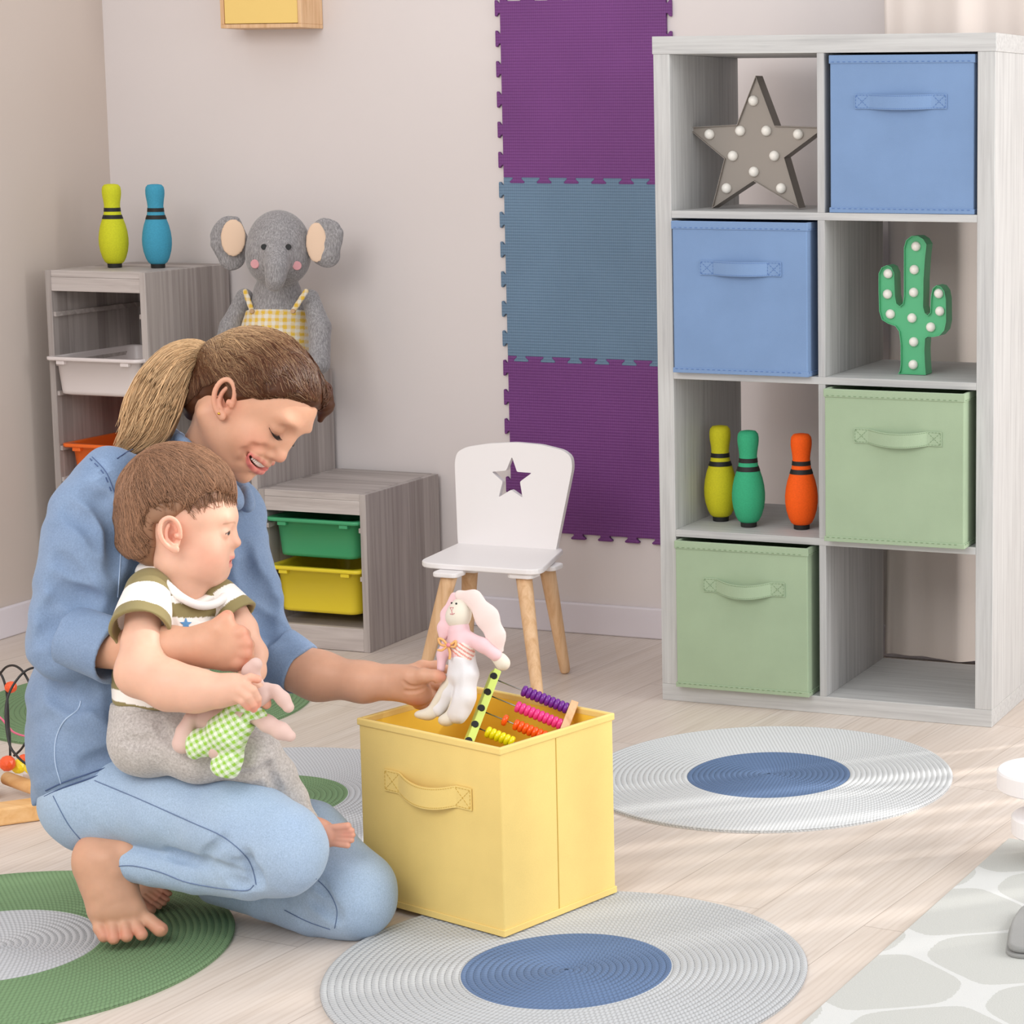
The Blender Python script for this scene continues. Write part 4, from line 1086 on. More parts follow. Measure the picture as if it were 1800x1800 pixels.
SF.cap(J(690, 1200, 3.855), J(722, 1203, 3.85), px(28, 3.85), px(31, 3.85), k=.015, flat=(FW, 1.35))
SF.ell(J(722, 1192, 3.838), (px(34), px(20), .016), np.array([RT*.98-UP*.17, UP*.98+RT*.17, FW]), .012)    # ball of the thumb
SF.chain([J(722, 1190, 3.832), J(745, 1187, 3.825), J(765, 1189, 3.822), J(775, 1190, 3.824)], [px(15), px(12), px(11), px(9.5)], .008)
SF.ell(J(773, 1184, 3.8225), (px(7), px(4), .004), np.array([RT*.97-UP*.2, UP*.97+RT*.2, FW]), .001)
SF.ell(J(728, 1215, 3.858), (px(36), px(24), .014), np.array([RT*.9-UP*.43, UP*.9+RT*.43, FW]), .014)
SF.chain([J(712, 1182, 3.862), J(742, 1171, 3.868), J(768, 1171, 3.874), J(790, 1178, 3.878)], [px(13), px(10), px(9), px(8)], .008)
SF.chain([J(725, 1200, 3.870), J(752, 1200, 3.880), J(776, 1205, 3.888), J(798, 1213, 3.885)], [px(13), px(11), px(10), px(8.5)], .006)
SF.chain([J(728, 1214, 3.866), J(750, 1220, 3.878), J(770, 1228, 3.888), J(784, 1232, 3.880)], [px(13), px(11), px(10), px(8)], .006)
SF.chain([J(726, 1226, 3.860), J(736, 1236, 3.872), J(750, 1242, 3.878), J(760, 1244, 3.872)], [px(12), px(10), px(9), px(7.5)], .006)
for pts_ in ([(708, 1199), (722, 1208), (745, 1206), (760, 1201)], [(712, 1216), (730, 1216), (748, 1211)]): crease(SF, pts_, .0022, .003)
# ---- feet
FT = Soft()   # near foot
def foot(S, heel, ank, ball_, toes, tr, hw, D, knee=None, rb=None):
    pass
FT.chain([J(225, 1500, 3.675), J(186, 1512, 3.672), J(178, 1540, 3.668)], [px(34), px(34), px(33)], .02)
FT.ell(J(160, 1498, 3.675), (px(27), px(30), .027), np.array([RT, UP, FW]), .02)
FT.chain([J(172, 1520, 3.670), J(196, 1575, 3.665), J(205, 1600, 3.655)], [px(40), px(36), px(24)], .02)
FT.chain([J(180, 1560, 3.664), J(180, 1598, 3.652)], [px(26), px(17)], .02)
FT.chain([J(212, 1560, 3.672), J(234, 1598, 3.664)], [px(26), px(17)], .02)
FT.cap(J(176, 1604, 3.650), J(236, 1602, 3.666), px(15), px(15), k=.02)
toes = [((172, 1610, 3.650), (174, 1632, 3.636), (183, 1646, 3.630), 10.5), ((192, 1608, 3.652), (198, 1632, 3.636), (200, 1650, 3.629), 10.5), ((208, 1608, 3.655), (220, 1630, 3.641), (223, 1646, 3.634), 10.5),
        ((222, 1606, 3.659), (240, 1628, 3.649), (249, 1643, 3.641), 10.5), ((236, 1602, 3.666), (262, 1618, 3.663), (282, 1634, 3.658), 13)]
for a, b, c_, r in toes: FT.chain([J(*a), J(*b), J(*c_)], [px(r*1.05), px(r*.92), px(r*1.0)], .003, k0=.006)
FT.ell(J(283, 1633, 3.650), (px(8), px(6), .003), np.array([RT*.9-UP*.4, UP*.9+RT*.4, FW]), .001)
for u, v, D in ((181, 1654, 3.624), (199, 1657, 3.622), (222, 1652, 3.627), (248, 1650, 3.634)): FT.ell(J(u, v-2, D), (px(5.5), px(4), .002), np.array([RT, UP, FW]), .001)
FT.chain([J(200, 1530, 3.650), J(190, 1512, 3.648)], [px(12), px(9)], .02)
FF = Soft()   # far foot
FF.chain([J(390, 1542, 3.84), J(330, 1532, 3.85), J(278, 1534, 3.862)], [px(26), px(24), px(24)], .02)
FF.chain([J(276, 1540, 3.864), J(248, 1578, 3.848)], [px(20), px(14)], .015)
FF.chain([J(280, 1540, 3.864), J(272, 1562, 3.855)], [px(20), px(12)], .015)
for i, (u, v, D) in enumerate(((258, 1597, 3.815), (272, 1591, 3.822), (280, 1585, 3.828), (286, 1578, 3.834), (290, 1568, 3.84))):
    FF.chain([J(u-18, v-14, D+.012), J(u-2, v-3, D-.006), J(u+8, v+3, D-.008)], [px(6 if i else 10), px(4.6 if i else 8), px(5 if i else 8.5)], .001, k0=.004)
paintB = lambda v: np.tile(L3(*SKIN), (len(v), 1))
def limbpaint(tips, base=SKIN, tipc=(214, 130, 108), s_=.014):
    T_ = np.array(tips, f32)
    def f(v):
        c = np.tile(L3(*base), (len(v), 1))
        for t_ in T_:
            w = .55*np.exp(-((v-t_)**2).sum(1)/s_**2); c = c*(1-w[:, None])+L3(*tipc)*w[:, None]
        return c
    return f
parts = []
mh = SK.mesh(.0016); parts.append((mh, wpaint(mh[0])))
mm_ = SN.mesh(.0020); parts.append((mm_, limbpaint([J(400, 1082, 3.57)]+[J(u+4, v, 3.57) for u, v in kn])(mm_[0])))
mm_ = SF.mesh(.0020); parts.append((mm_, limbpaint([J(780, 1190, 3.82), J(730, 1235, 3.85), J(798, 1213, 3.885)])(mm_[0])))
mm_ = FT.mesh(.0020); parts.append((mm_, limbpaint([J(*t_[2]) for t_ in toes]+[J(150, 1490, 3.67)], (204, 156, 128))(mm_[0])))
mm_ = FF.mesh(.0015); parts.append((mm_, limbpaint([J(258, 1597, 3.81), J(286, 1578, 3.83)], (196, 146, 118))(mm_[0])))
# ---- teeth, lashes, earring
tm = MB()
tq = np.array([(np.array(p)-WO) @ WH.T for p in cv_l[0]]); tq = np.array(catmull(tq[1:-1], 8)); dl = np.r_[0, np.cumsum(np.linalg.norm(np.diff(tq, axis=0), axis=1))]
ta = [hp(*(np.array([np.interp(x_, dl, tq[:, k]) for k in range(3)])+np.array([-.0034, 0, .0012]))) for x_ in np.linspace(0, dl[-1], 13)]
def tooth(c, w, h_, d_):
    rad = (c-hp(.085, 0, -.03)); rad /= np.linalg.norm(rad); up = WH[2]; sd = np.cross(up, rad); m = MB().ball((0, 0, 0), 1, 10, 8)
    for p in m.v:
        q = np.sign(p)*np.abs(p)**.6
        tm.v.append(tuple(c+sd*q[0]*w+rad*q[1]*d_+up*q[2]*h_))
    n_ = len(tm.v)-len(m.v); tm.f.extend(tuple(i+n_ for i in f_) for f_ in m.f); tm.m.extend([0]*len(m.f))
for i, c in enumerate(ta): 
    k = 1-abs(i-6)/12; tooth(np.array(c), .0027*k, .0052*k, .0022)
tm.build('teeth', plain('teeth', rgb(246, 242, 232), .25, .5), wo, world=True, smooth=True)
for s_ in (1, -1):
    m = MB()
    for i in range(26):
        q = i/25; b_ = np.array(catmull([(.1110, .019, .0310), (.1120, .027, .0280), (.1080, .037, .0285), (.098, .0455, .0335)], 8)[int(q*24)]); 
        base = hp(b_[0], s_*b_[1], b_[2]); o1 = WH[0]*.0045-WH[2]*.0025+WH[1]*s_*(q-.3)*.004; o2 = WH[0]*.0085-WH[2]*.0022+WH[1]*s_*(q-.3)*.009
        m.tube([base, base+o1, base+o2], [.00050, .00035, .0001], 4)
    m.build('eyelashes', plain('dark_lashes', rgb(30, 22, 20), .6), wo, world=True)
ep = SK.trace(385, 727)
if ep is not None: MB().ball(tuple(ep-FW*.0012), .0022, 12, 8).build('ear_stud', plain('gold', rgb(230, 180, 80), .25, .5, metal=1.), wo, world=True, smooth=True)
# ---- hair
HR = Soft()
he(HR, (.016, 0, .056), (.100, .081, .090))
he(HR, (.056, 0, .078), (.058, .068, .052), .03)
he(HR, (-.040, 0, .035), (.048, .058, .058), .03)
he(HR, (-.030, 0, -.020), (.038, .050, .052), .025)
def cutf(P):
    q = (P-WO.astype(f32)) @ WH.T.astype(f32); x, y, z = q[..., 0], q[..., 1], q[..., 2]
    a = (x-.037)*.818-(z-.028)*.575-.006-.012*np.clip(1-(y/.05)**2, 0, 1)+.012*np.clip((y-.02)/.05, 0, 1)*0
    b = np.maximum(x-.000, -(z+.030)-.25*x); b = np.maximum(b, .0-x*0-1)
    b = np.maximum(x+.020, -(z+.072)-.3*x)
    return np.minimum(a, b)
HR.func(cutf, hp(.02, 0, .05), .2, .012, 'i')
tie = hp(-.083, 0, .034)
HR.chain([hp(.080, -.030, .112), J(564, 688, 3.86), J(572, 712, 3.872), J(563, 738, 3.878)], [.022, .016, .013, .005], .012)
PT = Soft()
ptp = [(368, 624, 3.812), (342, 618, 3.80), (310, 636, 3.785), (286, 672, 3.775), (270, 712, 3.770), (256, 748, 3.766), (236, 776, 3.762), (210, 800, 3.758)]
ptr = [15, 24, 36, 46, 50, 44, 30, 9]
HR.chain([J(*ptp[0]), hp(-.05, 0, .035)], [px(17), px(40)], .02)
PTB = Soft().chain([J(*p) for p in ptp], [px(r*.5) for r in ptr], .02, flat=(FW, 1.3))
def haircol(P, blond, j):
    """brown roots turning honey blond"""
    base = L3(80, 45, 25)*(1-blond[..., None])+L3(216, 178, 134)*blond[..., None]; return base*j[..., None]
HR.disp = lambda P: .0006*waves(P, [(260, 1), (410, .6)], 3)
mm_ = HR.mesh(.0022)
def bl_of(v):
    q = (v-WO.astype(f32)) @ WH.T.astype(f32)
    return np.clip((.05-q[:, 0])/.14, 0, 1)**1.5*.62*np.clip((q[:, 2]-.012)/.05, .0, 1)
smesh('hair', mm_, M['hair'], wo, paint=lambda v: haircol(v, bl_of(v), np.full(len(v), .82, f32)), label='brown hair combed back, parted at the front')
# strands: combed from the hairline back to the tie
N = 7000; n_pt = 16; st = np.zeros((N, n_pt, 3), f32); 
side = rng.choice([1, 1, 1, -1], N)
phi = rng.uniform(0, 1, N)
# start points on hairline (from parting at the front, down past the temple, behind the ear to the nape)
hl = np.array([(.098, .004, .128), (.112, .012, .112), (.112, .030, .104), (.100, .050, .088), (.080, .066, .066), (.055, .075, .044), (.028, .078, .030), (.004, .079, .028), (-.012, .077, .012), (-.022, .066, -.010), (-.024, .055, -.035), (-.030, .045, -.060), (-.042, .025, -.066), (-.050, .005, -.066)])
tt_ = np.linspace(0, 1, len(hl)); s0 = np.stack([np.interp(phi, tt_, hl[:, k]) for k in range(3)], 1); 
inset = rng.uniform(0, .5, N)**1.5
crown = np.array([.02, .01, .15]); top = (phi < .5)
s0[:, 1] *= side
Wloc = lambda q: WO.astype(f32)+q @ WH.astype(f32)
e0 = np.array([-.084, 0, .034])+rng.normal(size=(N, 3))*.004
t = np.linspace(0, 1, n_pt)[None, :, None]; t0_ = np.where(rng.random(N) < .5, 0, rng.uniform(0, .55, N))[:, None, None]; t = t0_+(1-t0_)*t
mid = (s0+e0)/2*1.0; mid[:, 2] += np.where(phi < .55, .030*(1-phi/.55), 0); mid[:, 1] += side*.022*np.clip(phi*3, .25, 1)
Pst = s0[:, None]*(1-t)**2+2*mid[:, None]*t*(1-t)+e0[:, None]*t**2
Pst = Pst+inset[:, None, None]*0
lift = (.0004+.0010*rng.random(N)).astype(f32)
Pw = Wloc(Pst.reshape(-1, 3)).astype(f32)
Pw = push_out(HR, Pw, np.repeat(lift, n_pt), 9).reshape(N, n_pt, 3)
okk = (SK.eval(Pw.reshape(-1, 3)).reshape(N, n_pt).min(1) > -.007) & (HR.eval(Pw.reshape(-1, 3)).reshape(N, n_pt).max(1) < .0080)
Pw = Pw[okk]; N = len(Pw)
jit = rng.normal(size=(N, 1, 3)).astype(f32)*.0003; Pw += jit
bl = bl_of(Pw.reshape(-1, 3)).reshape(N, n_pt); jj = rng.uniform(.72, 1.25, (N, 1))*np.ones((1, n_pt)); bl = np.clip(bl+rng.normal(size=(N, 1))*.14, 0, 1)
ho = strands('hair_strands', Pw, .00065, M['hair'], wo, haircol(Pw, bl, jj))
# ponytail
pc = np.array([J(*p) for p in ptp]); pr = np.array([px(r) for r in ptr])
pcs = np.array(catmull(pc, 4)); prs = np.interp(np.linspace(0, 1, len(pcs)), np.linspace(0, 1, len(pr)), pr)
ax1 = np.gradient(pcs, axis=0); ax1 /= np.linalg.norm(ax1, axis=1, keepdims=True); a2 = np.cross(ax1, FW); a2 /= np.linalg.norm(a2, axis=1, keepdims=True); a3 = np.cross(ax1, a2)
N2 = 2200; ang = rng.uniform(0, 2*PI, N2); rr_ = np.sqrt(rng.uniform(.35, 1, N2)); end = rng.uniform(.72, 1, N2)
tl = np.linspace(0, 1, 22); paths = np.zeros((N2, 22, 3)); 
for i in range(N2):
    q = tl*end[i]*(len(pcs)-1); i0 = np.minimum(q.astype(int), len(pcs)-2); fr_ = (q-i0)[:, None]
    L_ = lambda A: A[i0]*(1-fr_)+A[i0+1]*fr_
    R_ = L_(prs[:, None])*rr_[i]; an = ang[i]+.5*tl[:, None]+.12*np.sin(tl[:, None]*9+i)
    paths[i] = L_(pcs)+L_(a2)*np.cos(an)*R_+L_(a3)*np.sin(an)*R_*.72+(rng.normal(size=3)*.004)[None]*tl[:, None]**2
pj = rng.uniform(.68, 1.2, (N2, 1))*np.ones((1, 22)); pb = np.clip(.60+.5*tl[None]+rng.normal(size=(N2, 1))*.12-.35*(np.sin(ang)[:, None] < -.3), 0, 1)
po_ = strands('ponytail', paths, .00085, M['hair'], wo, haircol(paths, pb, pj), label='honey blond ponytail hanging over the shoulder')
mm_ = PTB.mesh(.003); smesh('ponytail_core', mm_, M['hair'], po_, paint=lambda v: haircol(v, np.full(len(v), .55), np.full(len(v), .75, f32)))
# a few loose strands
m = MB(); tc0 = J(367, 624, 3.80); dv = pcs[3]-pcs[0]; dv /= np.linalg.norm(dv); e1 = np.cross(dv, FW); e1 /= np.linalg.norm(e1); e2 = np.cross(dv, e1)
m.tube([tc0+(e1*math.cos(a)*px(20)+e2*math.sin(a)*px(20)) for a in np.linspace(0, 2*PI, 25)[:-1]], .0042, 10, closed=True)
m.build('hair_tie', plain('black_elastic', rgb(22, 22, 24), .7, bump=.5, bscale=600), wo, world=True, smooth=True)
print('woman skin+hair done')
# ================================================================== the woman's clothes
SH = Soft()
flD = (FW, .82)
SH.chain([J(295, 862, 3.86), J(262, 950, 3.83), J(222, 1100, 3.80), J(188, 1240, 3.79), J(172, 1330, 3.785), J(170, 1400, 3.785)], [.078, .108, .108, .110, .098, .090], .04, flat=flD)
SH.chain([J(190, 858, 3.71), J(290, 858, 3.83), J(395, 895, 3.955)], [.052, .066, .052], .03)
ns = [(186, 856, 3.700, 62), (166, 905, 3.685, 70), (152, 965, 3.675, 72), (139, 1030, 3.668, 72), (126, 1098, 3.662, 69), (114, 1140, 3.658, 56), (138, 1134, 3.650, 42)]
SH.chain([J(*a[:3]) for a in ns], [px(a[3], a[2]) for a in ns], .02, k0=.03)
fs_ = [(398, 905, 3.955, 60), (416, 985, 3.95, 60), (430, 1050, 3.94, 57), (452, 1115, 3.925, 54), (488, 1152, 3.905, 50)]
SH.chain([J(*a[:3]) for a in fs_], [px(a[3], a[2]) for a in fs_], .02, k0=.03)
hp0 = J(78, 1408, 3.7); hn = (RT*.357-UP*.934).astype(f32)
SH.func(lambda P: (P-hp0) @ hn, J(170, 1380, 3.78), .25, .006, 'i')
SH.func(lambda P: (P-J(372, 800, 3.80)) @ (RT*.55+UP*.83).astype(f32), J(372, 800, 3.84), .12, .01, 'i')
for c in ([(150, 862), (186, 896), (205, 950), (206, 1005)], [(176, 884), (200, 930), (212, 985)], [(98, 985), (130, 1015), (168, 1062)], [(72, 1092), (95, 1062), (130, 1050), (165, 1058)], [(66, 1125), (104, 1090), (150, 1078)], [(118, 900), (150, 918), (178, 955)], [(90, 1020), (112, 1040), (150, 1050)],
          [(438, 1030), (465, 1050), (486, 1062)], [(446, 1092), (482, 1090), (520, 1112)], [(440, 1060), (462, 1092), (486, 1128)], [(430, 960), (440, 1010), (470, 1030)],
          [(170, 1205), (184, 1240), (226, 1278)], [(150, 1348), (196, 1338), (236, 1330)], [(190, 1180), (200, 1230), (214, 1262)], [(90, 1215), (120, 1230), (160, 1225)]):
    crease(SH, c, .0100, .012)
SH.disp = lambda P: .0026*waves(P, [(40, 1), (72, .7), (110, .35)], 11)
shirt = smesh('shirt', SH.mesh(.0034), M['denim'], wo, label='blue denim shirt with rolled-up sleeves')
for a, b, r0_, r1_ in ((J(122, 1118, 3.632), J(204, 1146, 3.612), 62, 59), (J(488, 1152, 3.905), J(530, 1178, 3.892), 53, 50)):
    C = Soft(); dr = (b-a)/np.linalg.norm(b-a); D_ = 3.65 if r0_ == 62 else 3.9
    C.cap(a, b, px(r0_-(8 if r0_ == 62 else 2), D_), px(r1_, D_), k=.004)
    C.func(lambda P, b=b, dr=dr: (P-b) @ dr, b, .1, .004, 'i'); C.func(lambda P, a=a, dr=dr: -((P-a) @ dr), a, .1, .004, 'i')
    C.cap(b-dr*.004, b+dr*.06, px(r1_-9, D_), px(r1_-3, D_), k=.003, op='s')
    C.disp = lambda P: .0014*waves(P, [(70, 1), (120, .5)], 5)
    cuff = smesh('cuff', C.mesh(.0025), M['denim'], shirt)
CO = Soft()
cp = [(418, 872, 3.80), (392, 852, 3.77), (352, 812, 3.765), (318, 780, 3.79), (300, 768, 3.85), (318, 778, 3.91), (370, 820, 3.94), (425, 862, 3.92), (436, 876, 3.88)]
cc = [np.array(p, f32) for p in catmull([J(*p) for p in cp], 3)]
CO.chain(cc, [.0085]*len(cc), .006); CO.chain([c+(UP*.010-RT*.003).astype(f32) for c in cc], [.0055]*len(cc), .010); CO.chain([c-(UP*.014).astype(f32) for c in cc], [.0085]*len(cc), .014)
smesh('collar', CO.mesh(.0025), M['denim'], shirt)
for sp_ in ([(78, 1400), (110, 1385), (150, 1371), (190, 1357), (235, 1341)], [(80, 1390), (110, 1376), (150, 1362), (190, 1348), (233, 1333)]): seam(SH, sp_, .0011, M['nthread'], shirt, 'hem_seam')
for sp_ in ([(158, 806), (182, 832), (197, 868)], [(206, 806), (232, 790), (262, 782)]):
    seam(SH, sp_, .0009, M['nthread'], shirt, 'shoulder_seam', dash=True); seam(SH, [(u+4, v-3) for u, v in sp_], .0007, M['nthread'], shirt, 'shoulder_seam')
seam(SH, [(142, 1232), (136, 1248), (112, 1268), (98, 1300), (97, 1340), (107, 1378)], .0011, M['sthread'], shirt, 'side_seam')
seam(SH, [(213, 960), (210, 1010), (207, 1050)], .0009, M['sthread'], shirt, 'side_seam')
print('shirt')
# jeans
JE = Soft()
JE.chain([J(172, 1400, 3.735), J(300, 1424, 3.665), J(420, 1452, 3.625), J(496, 1484, 3.600)], [px(84), px(66), px(76), px(74)], .03)
JE.chain([J(180, 1398, 3.84), J(172, 1405, 3.74)], [.085, .078], .04)
JE.ball(J(152, 1408, 3.76), px(74), .03)
JE.chain([J(500, 1508, 3.600), J(440, 1528, 3.612), J(350, 1532, 3.635), J(270, 1520, 3.66), J(205, 1515, 3.675)], [px(66), px(52), px(40), px(36), px(33)], .006, k0=.02)
JE.chain([J(230, 1400, 3.86), J(420, 1440, 3.80), J(540, 1485, 3.755), J(616, 1566, 3.725)], [px(80), px(68), px(70), px(76)], .03)
JE.chain([J(622, 1580, 3.722), J(560, 1590, 3.74), J(470, 1572, 3.775), J(380, 1552, 3.82)], [px(72), px(56), px(46), px(38)], .008, k0=.02)
he_ = J(192, 1514, 3.675); JE.func(lambda P: np.minimum(-((P-he_) @ (RT*.98+UP*.17).astype(f32)), np.minimum(-((P-J(192, 1486, 3.67)) @ UP.astype(f32)), (P-J(136, 1500, 3.675)) @ RT.astype(f32))), he_, .06, .004, 'i')
for c in ([(360, 1508), (372, 1496), (392, 1478)], [(405, 1532), (428, 1542), (452, 1556)], [(412, 1518), (440, 1530), (455, 1548)], [(400, 1546), (425, 1558), (450, 1560)], [(430, 1500), (440, 1522), (446, 1545)],
          [(560, 1560), (575, 1590), (592, 1612)], [(545, 1585), (568, 1600), (590, 1618)], [(300, 1500), (340, 1510), (400, 1530)]):
    crease(JE, c, .005, .008)
JE.disp = lambda P: .0010*waves(P, [(42, 1), (75, .6), (130, .3)], 21)
jeans = smesh('jeans', JE.mesh(.0032), M['jeans'], wo, label='light blue jeans')
for sp_ in ([(166, 1372), (243, 1404), (335, 1445), (390, 1470), (427, 1500), (443, 1525), (450, 1555)], [(93, 1399), (119, 1448), (144, 1479)], [(197, 1524), (232, 1522), (280, 1533), (335, 1553), (425, 1566), (446, 1556)],
            [(556, 1545), (578, 1568), (592, 1600), (588, 1632)], [(500, 1600), (540, 1620), (580, 1634)]):
    seam(JE, sp_, .0008, M['jthread'], jeans, 'leg_seam')
seam(JE, [(203, 1492), (206, 1515), (212, 1545)], .0008, M['sthread'], jeans, 'hem_stitching')
print('jeans')
# hidden trunk that joins head, arms and legs under the clothes
TR = Soft()
TR.chain([J(300, 865, 3.86), J(262, 960, 3.83), J(215, 1180, 3.80), J(185, 1370, 3.78)], [.07, .095, .085, .09], .05)
TR.chain([J(262, 900, 3.84), J(178, 872, 3.69), J(128, 1000, 3.67), J(112, 1120, 3.66), J(190, 1138, 3.62)], [.05, .042, .040, .036, .036], .03)
TR.chain([J(300, 900, 3.86), J(400, 905, 3.95), J(432, 1020, 3.94), J(462, 1120, 3.92), J(520, 1175, 3.895)], [.05, .040, .038, .036, .035], .03)
TR.chain([J(175, 1400, 3.72), J(320, 1424, 3.645), J(490, 1482, 3.60)], [.065, .052, .045], .03)
TR.chain([J(488, 1512, 3.60), J(380, 1530, 3.63), J(280, 1516, 3.66), J(215, 1505, 3.675)], [.042, .036, .028, .026], .03)
TR.chain([J(200, 1400, 3.86), J(420, 1450, 3.82), J(610, 1570, 3.745)], [.065, .052, .045], .03)
TR.chain([J(600, 1590, 3.745), J(480, 1575, 3.79), J(380, 1550, 3.835)], [.045, .038, .030], .03)
TR.func(lambda P: np.minimum(SH.eval(P), JE.eval(P))+.007, J(300, 1200, 3.8), 2., .004, 'i')
mm_ = TR.mesh(.005); parts.append((mm_, paintB(mm_[0])))
vs = np.concatenate([p[1] for p in parts])
smesh('body', [p[0] for p in parts], M['skin'], wo, paint=lambda v: vs)
# ================================================================== the baby
bp0 = gp(300, 1640)
ba = thing('person', 'baby in a striped olive and white shirt sitting on the lap of the woman', 'person', tuple(J(270, 1356, 3.66)))
BHF = head_frame((1, -.05), (.05, 1), math.radians(-9)); BO = at(302, 945, 3.682)
BXS = .90
def bp(x, y, z): return (BO+x*BXS*BHF[0]+y*BHF[1]+z*BHF[2]).astype(f32)
BK = Soft()
def be(c, r, k=.01, op='u', S=None): return (S or BK).ell(bp(*c), (r[0]*BXS, r[1], r[2]), BHF, k, op)
be((.006, 0, .050), (.094, .076, .092)); be((.050, 0, .040), (.052, .062, .058), .02)
be((.050, 0, -.010), (.050, .054, .050), .02)
for s_ in (1, -1):
    be((.060, s_*.030, -.022), (.036, .030, .034), .02); BK.cap(bp(.010, s_*.042, -.040), bp(.070, s_*.016, -.052), .022, .020, k=.03)
BK.ball(bp(.076, 0, -.047), .015, .015)
for s_ in (1, -1): be((.046, s_*.024, -.042), (.036, .028, .022), .015)
for s_ in (1, -1): BK.ball(bp(.113, s_*.029, .012), .0135, .012, 's'); be((.0900, s_*.0285, .0125), (.0118, .0140, .0110), .005)
be((.096, 0, .034), (.012, .040, .014), .015)
BK.chain([bp(.094, 0, .016), bp(.099, 0, .006), bp(.104, 0, -.002)], [.009, .0085, .0085], .012)
be((.1085, 0, -.004), (.0100, .0088, .0078), .005)
for s_ in (1, -1): be((.0985, s_*.0085, -.0065), (.0070, .0058, .0058), .004); BK.ball(bp(.103, s_*.004, -.0125), .0024, .002, 's')
BK.chain([bp(.094, 0, -.014), bp(.0975, 0, -.021)], [.009, .007], .010)
for P_, r in (([(.1015, 0, -.0260), (.096, .012, -.0285), (.085, .019, -.0330)], .0052), ([(.0975, 0, -.0400), (.093, .010, -.0395), (.085, .018, -.0345)], .0054)):
    for s_ in (1, -1): q = [bp(a, s_*b, c) for a, b, c in P_]; BK.chain(q, [r, r*.9, r*.55], .005)
for s_ in (1, -1): BK.chain([bp(.104, 0, -.0330), bp(.098, s_*.010, -.0335), bp(.091, s_*.015, -.0335)], [.0026, .0022, .0012], .003, op='s')
bec = at(302, 940, 3.62)+0; zi = at(297, 906, 3.62)-at(308, 972, 3.62); zi = UP*.985-RT*.17; xi = BHF[0]-zi*(BHF[0] @ zi); xi /= np.linalg.norm(xi); nb_ = np.cross(zi, xi); nb_ = nb_ if nb_ @ BHF[1] > 0 else -nb_
bec = at(302, 940, float((BO+BHF[1]*.079-ORG) @ FW))
ear(BK, bec, zi, xi, nb_, .0275, .0155)
BK.chain([bp(-.005, 0, -.030), J(316, 1030, 3.678), J(314, 1070, 3.686)], [.040, .036, .034], .02)
BSK = (220, 174, 150)
def bpaint(v):
    q = (v-BO.astype(f32)) @ BHF.T.astype(f32)/np.array([BXS, 1, 1], f32); x, y, z = q.T; c = np.tile(L3(*BSK), (len(v), 1))
    def blend(w, col): c[:] = c*(1-w[:, None])+col*w[:, None]
    blend(.38*np.exp(-(((x-.070)**2+(np.abs(y)-.045)**2+(z+.022)**2)/.026**2)), L3(222, 134, 112))
    blend(.4*np.exp(-((v-bec.astype(f32))**2).sum(1)/.022**2), L3(220, 122, 98))
    blend(.35*np.exp(-(((x-.11)**2+y**2+(z+.004)**2)/.010**2)), L3(226, 150, 128))
    m_ = np.clip((.0052-np.hypot(np.minimum(0, x-.092)*.6, z+.0290))/.0015, 0, 1)*(np.abs(y) < .016)*(x > .084); blend(.7*m_, L3(222, 140, 132))
    m_ = np.clip((.0052-np.abs(z+.0385))/.0015, 0, 1)*(np.abs(y) < .014)*(x > .084); blend(.7*m_, L3(222, 138, 130))
    # eye opening: white, iris, lash line
    for s_ in (1, -1):
        ex, ey, ez = x, y-s_*.0285, z-.0115; fr_ = (x > .090)
        al = np.abs(ey)/.0115; op_ = (al < 1)*fr_; up_ = .0036*(1-al**2); lo_ = -.0028*(1-al**2)
        inn = np.clip((np.minimum(up_-ez, ez-lo_))/.0006+.5, 0, 1)*op_; blend(inn, L3(206, 190, 182))
        ir = np.clip((.0050-np.hypot((ey-s_*.0025)*.8, ez-.0002))/.0006, 0, 1)*inn; blend(ir, L3(74, 66, 66))
        pu = np.clip((.0022-np.hypot((ey-s_*.0025)*.8, ez-.0002))/.0005, 0, 1)*inn; blend(pu, L3(16, 14, 14))
        la = np.clip((.0013-np.abs(ez-up_))/.0005, 0, 1)*op_; blend(.9*la, L3(62, 40, 32))
        br_ = np.clip((.0022-np.abs(ez-.018+.25*np.maximum(0, np.abs(ey)-.006)))/.002, 0, 1)*(np.abs(ey) < .016)*(x > .08); blend(.5*br_, L3(160, 112, 84))
    return c
BN = Soft()     # near arm
BN.chain([J(252, 1075, 3.590), J(249, 1130, 3.555), J(248, 1180, 3.532)], [px(29), px(32), px(38)], .010)
BN.chain([J(249, 1182, 3.532), J(300, 1206, 3.516), J(345, 1214, 3.508), J(386, 1215, 3.505)], [px(41), px(38), px(33), px(26)], .02)
BN.cap(J(388, 1214, 3.505), J(412, 1211, 3.503), px(26), px(24), k=.012, flat=(FW, 1.2))
BN.ell(J(409, 1210, 3.503), (px(25), px(22), .017), np.array([RT, UP, FW]), .012)
for pts_, r in (([(424, 1198, 3.500), (440, 1191, 3.500), (453, 1194, 3.505)], 8.5), ([(428, 1204, 3.494), (444, 1213, 3.493), (452, 1228, 3.500), (452, 1238, 3.508)], 9), ([(422, 1214, 3.491), (436, 1224, 3.490), (445, 1238, 3.498), (446, 1246, 3.508)], 8.5), ([(412, 1222, 3.494), (426, 1232, 3.492), (437, 1243, 3.500)], 8)):
    BN.chain([J(*p) for p in pts_], [px(r*.98), px(r*.88), px(r*.82), px(r*.78)][:len(pts_)], .0012, k0=.004)
BN.chain([J(418, 1196, 3.510), J(440, 1198, 3.53), J(464, 1215, 3.545), J(468, 1238, 3.545)], [px(9), px(9), px(9), px(8.5)], .006)
BFm = Soft()    # far arm
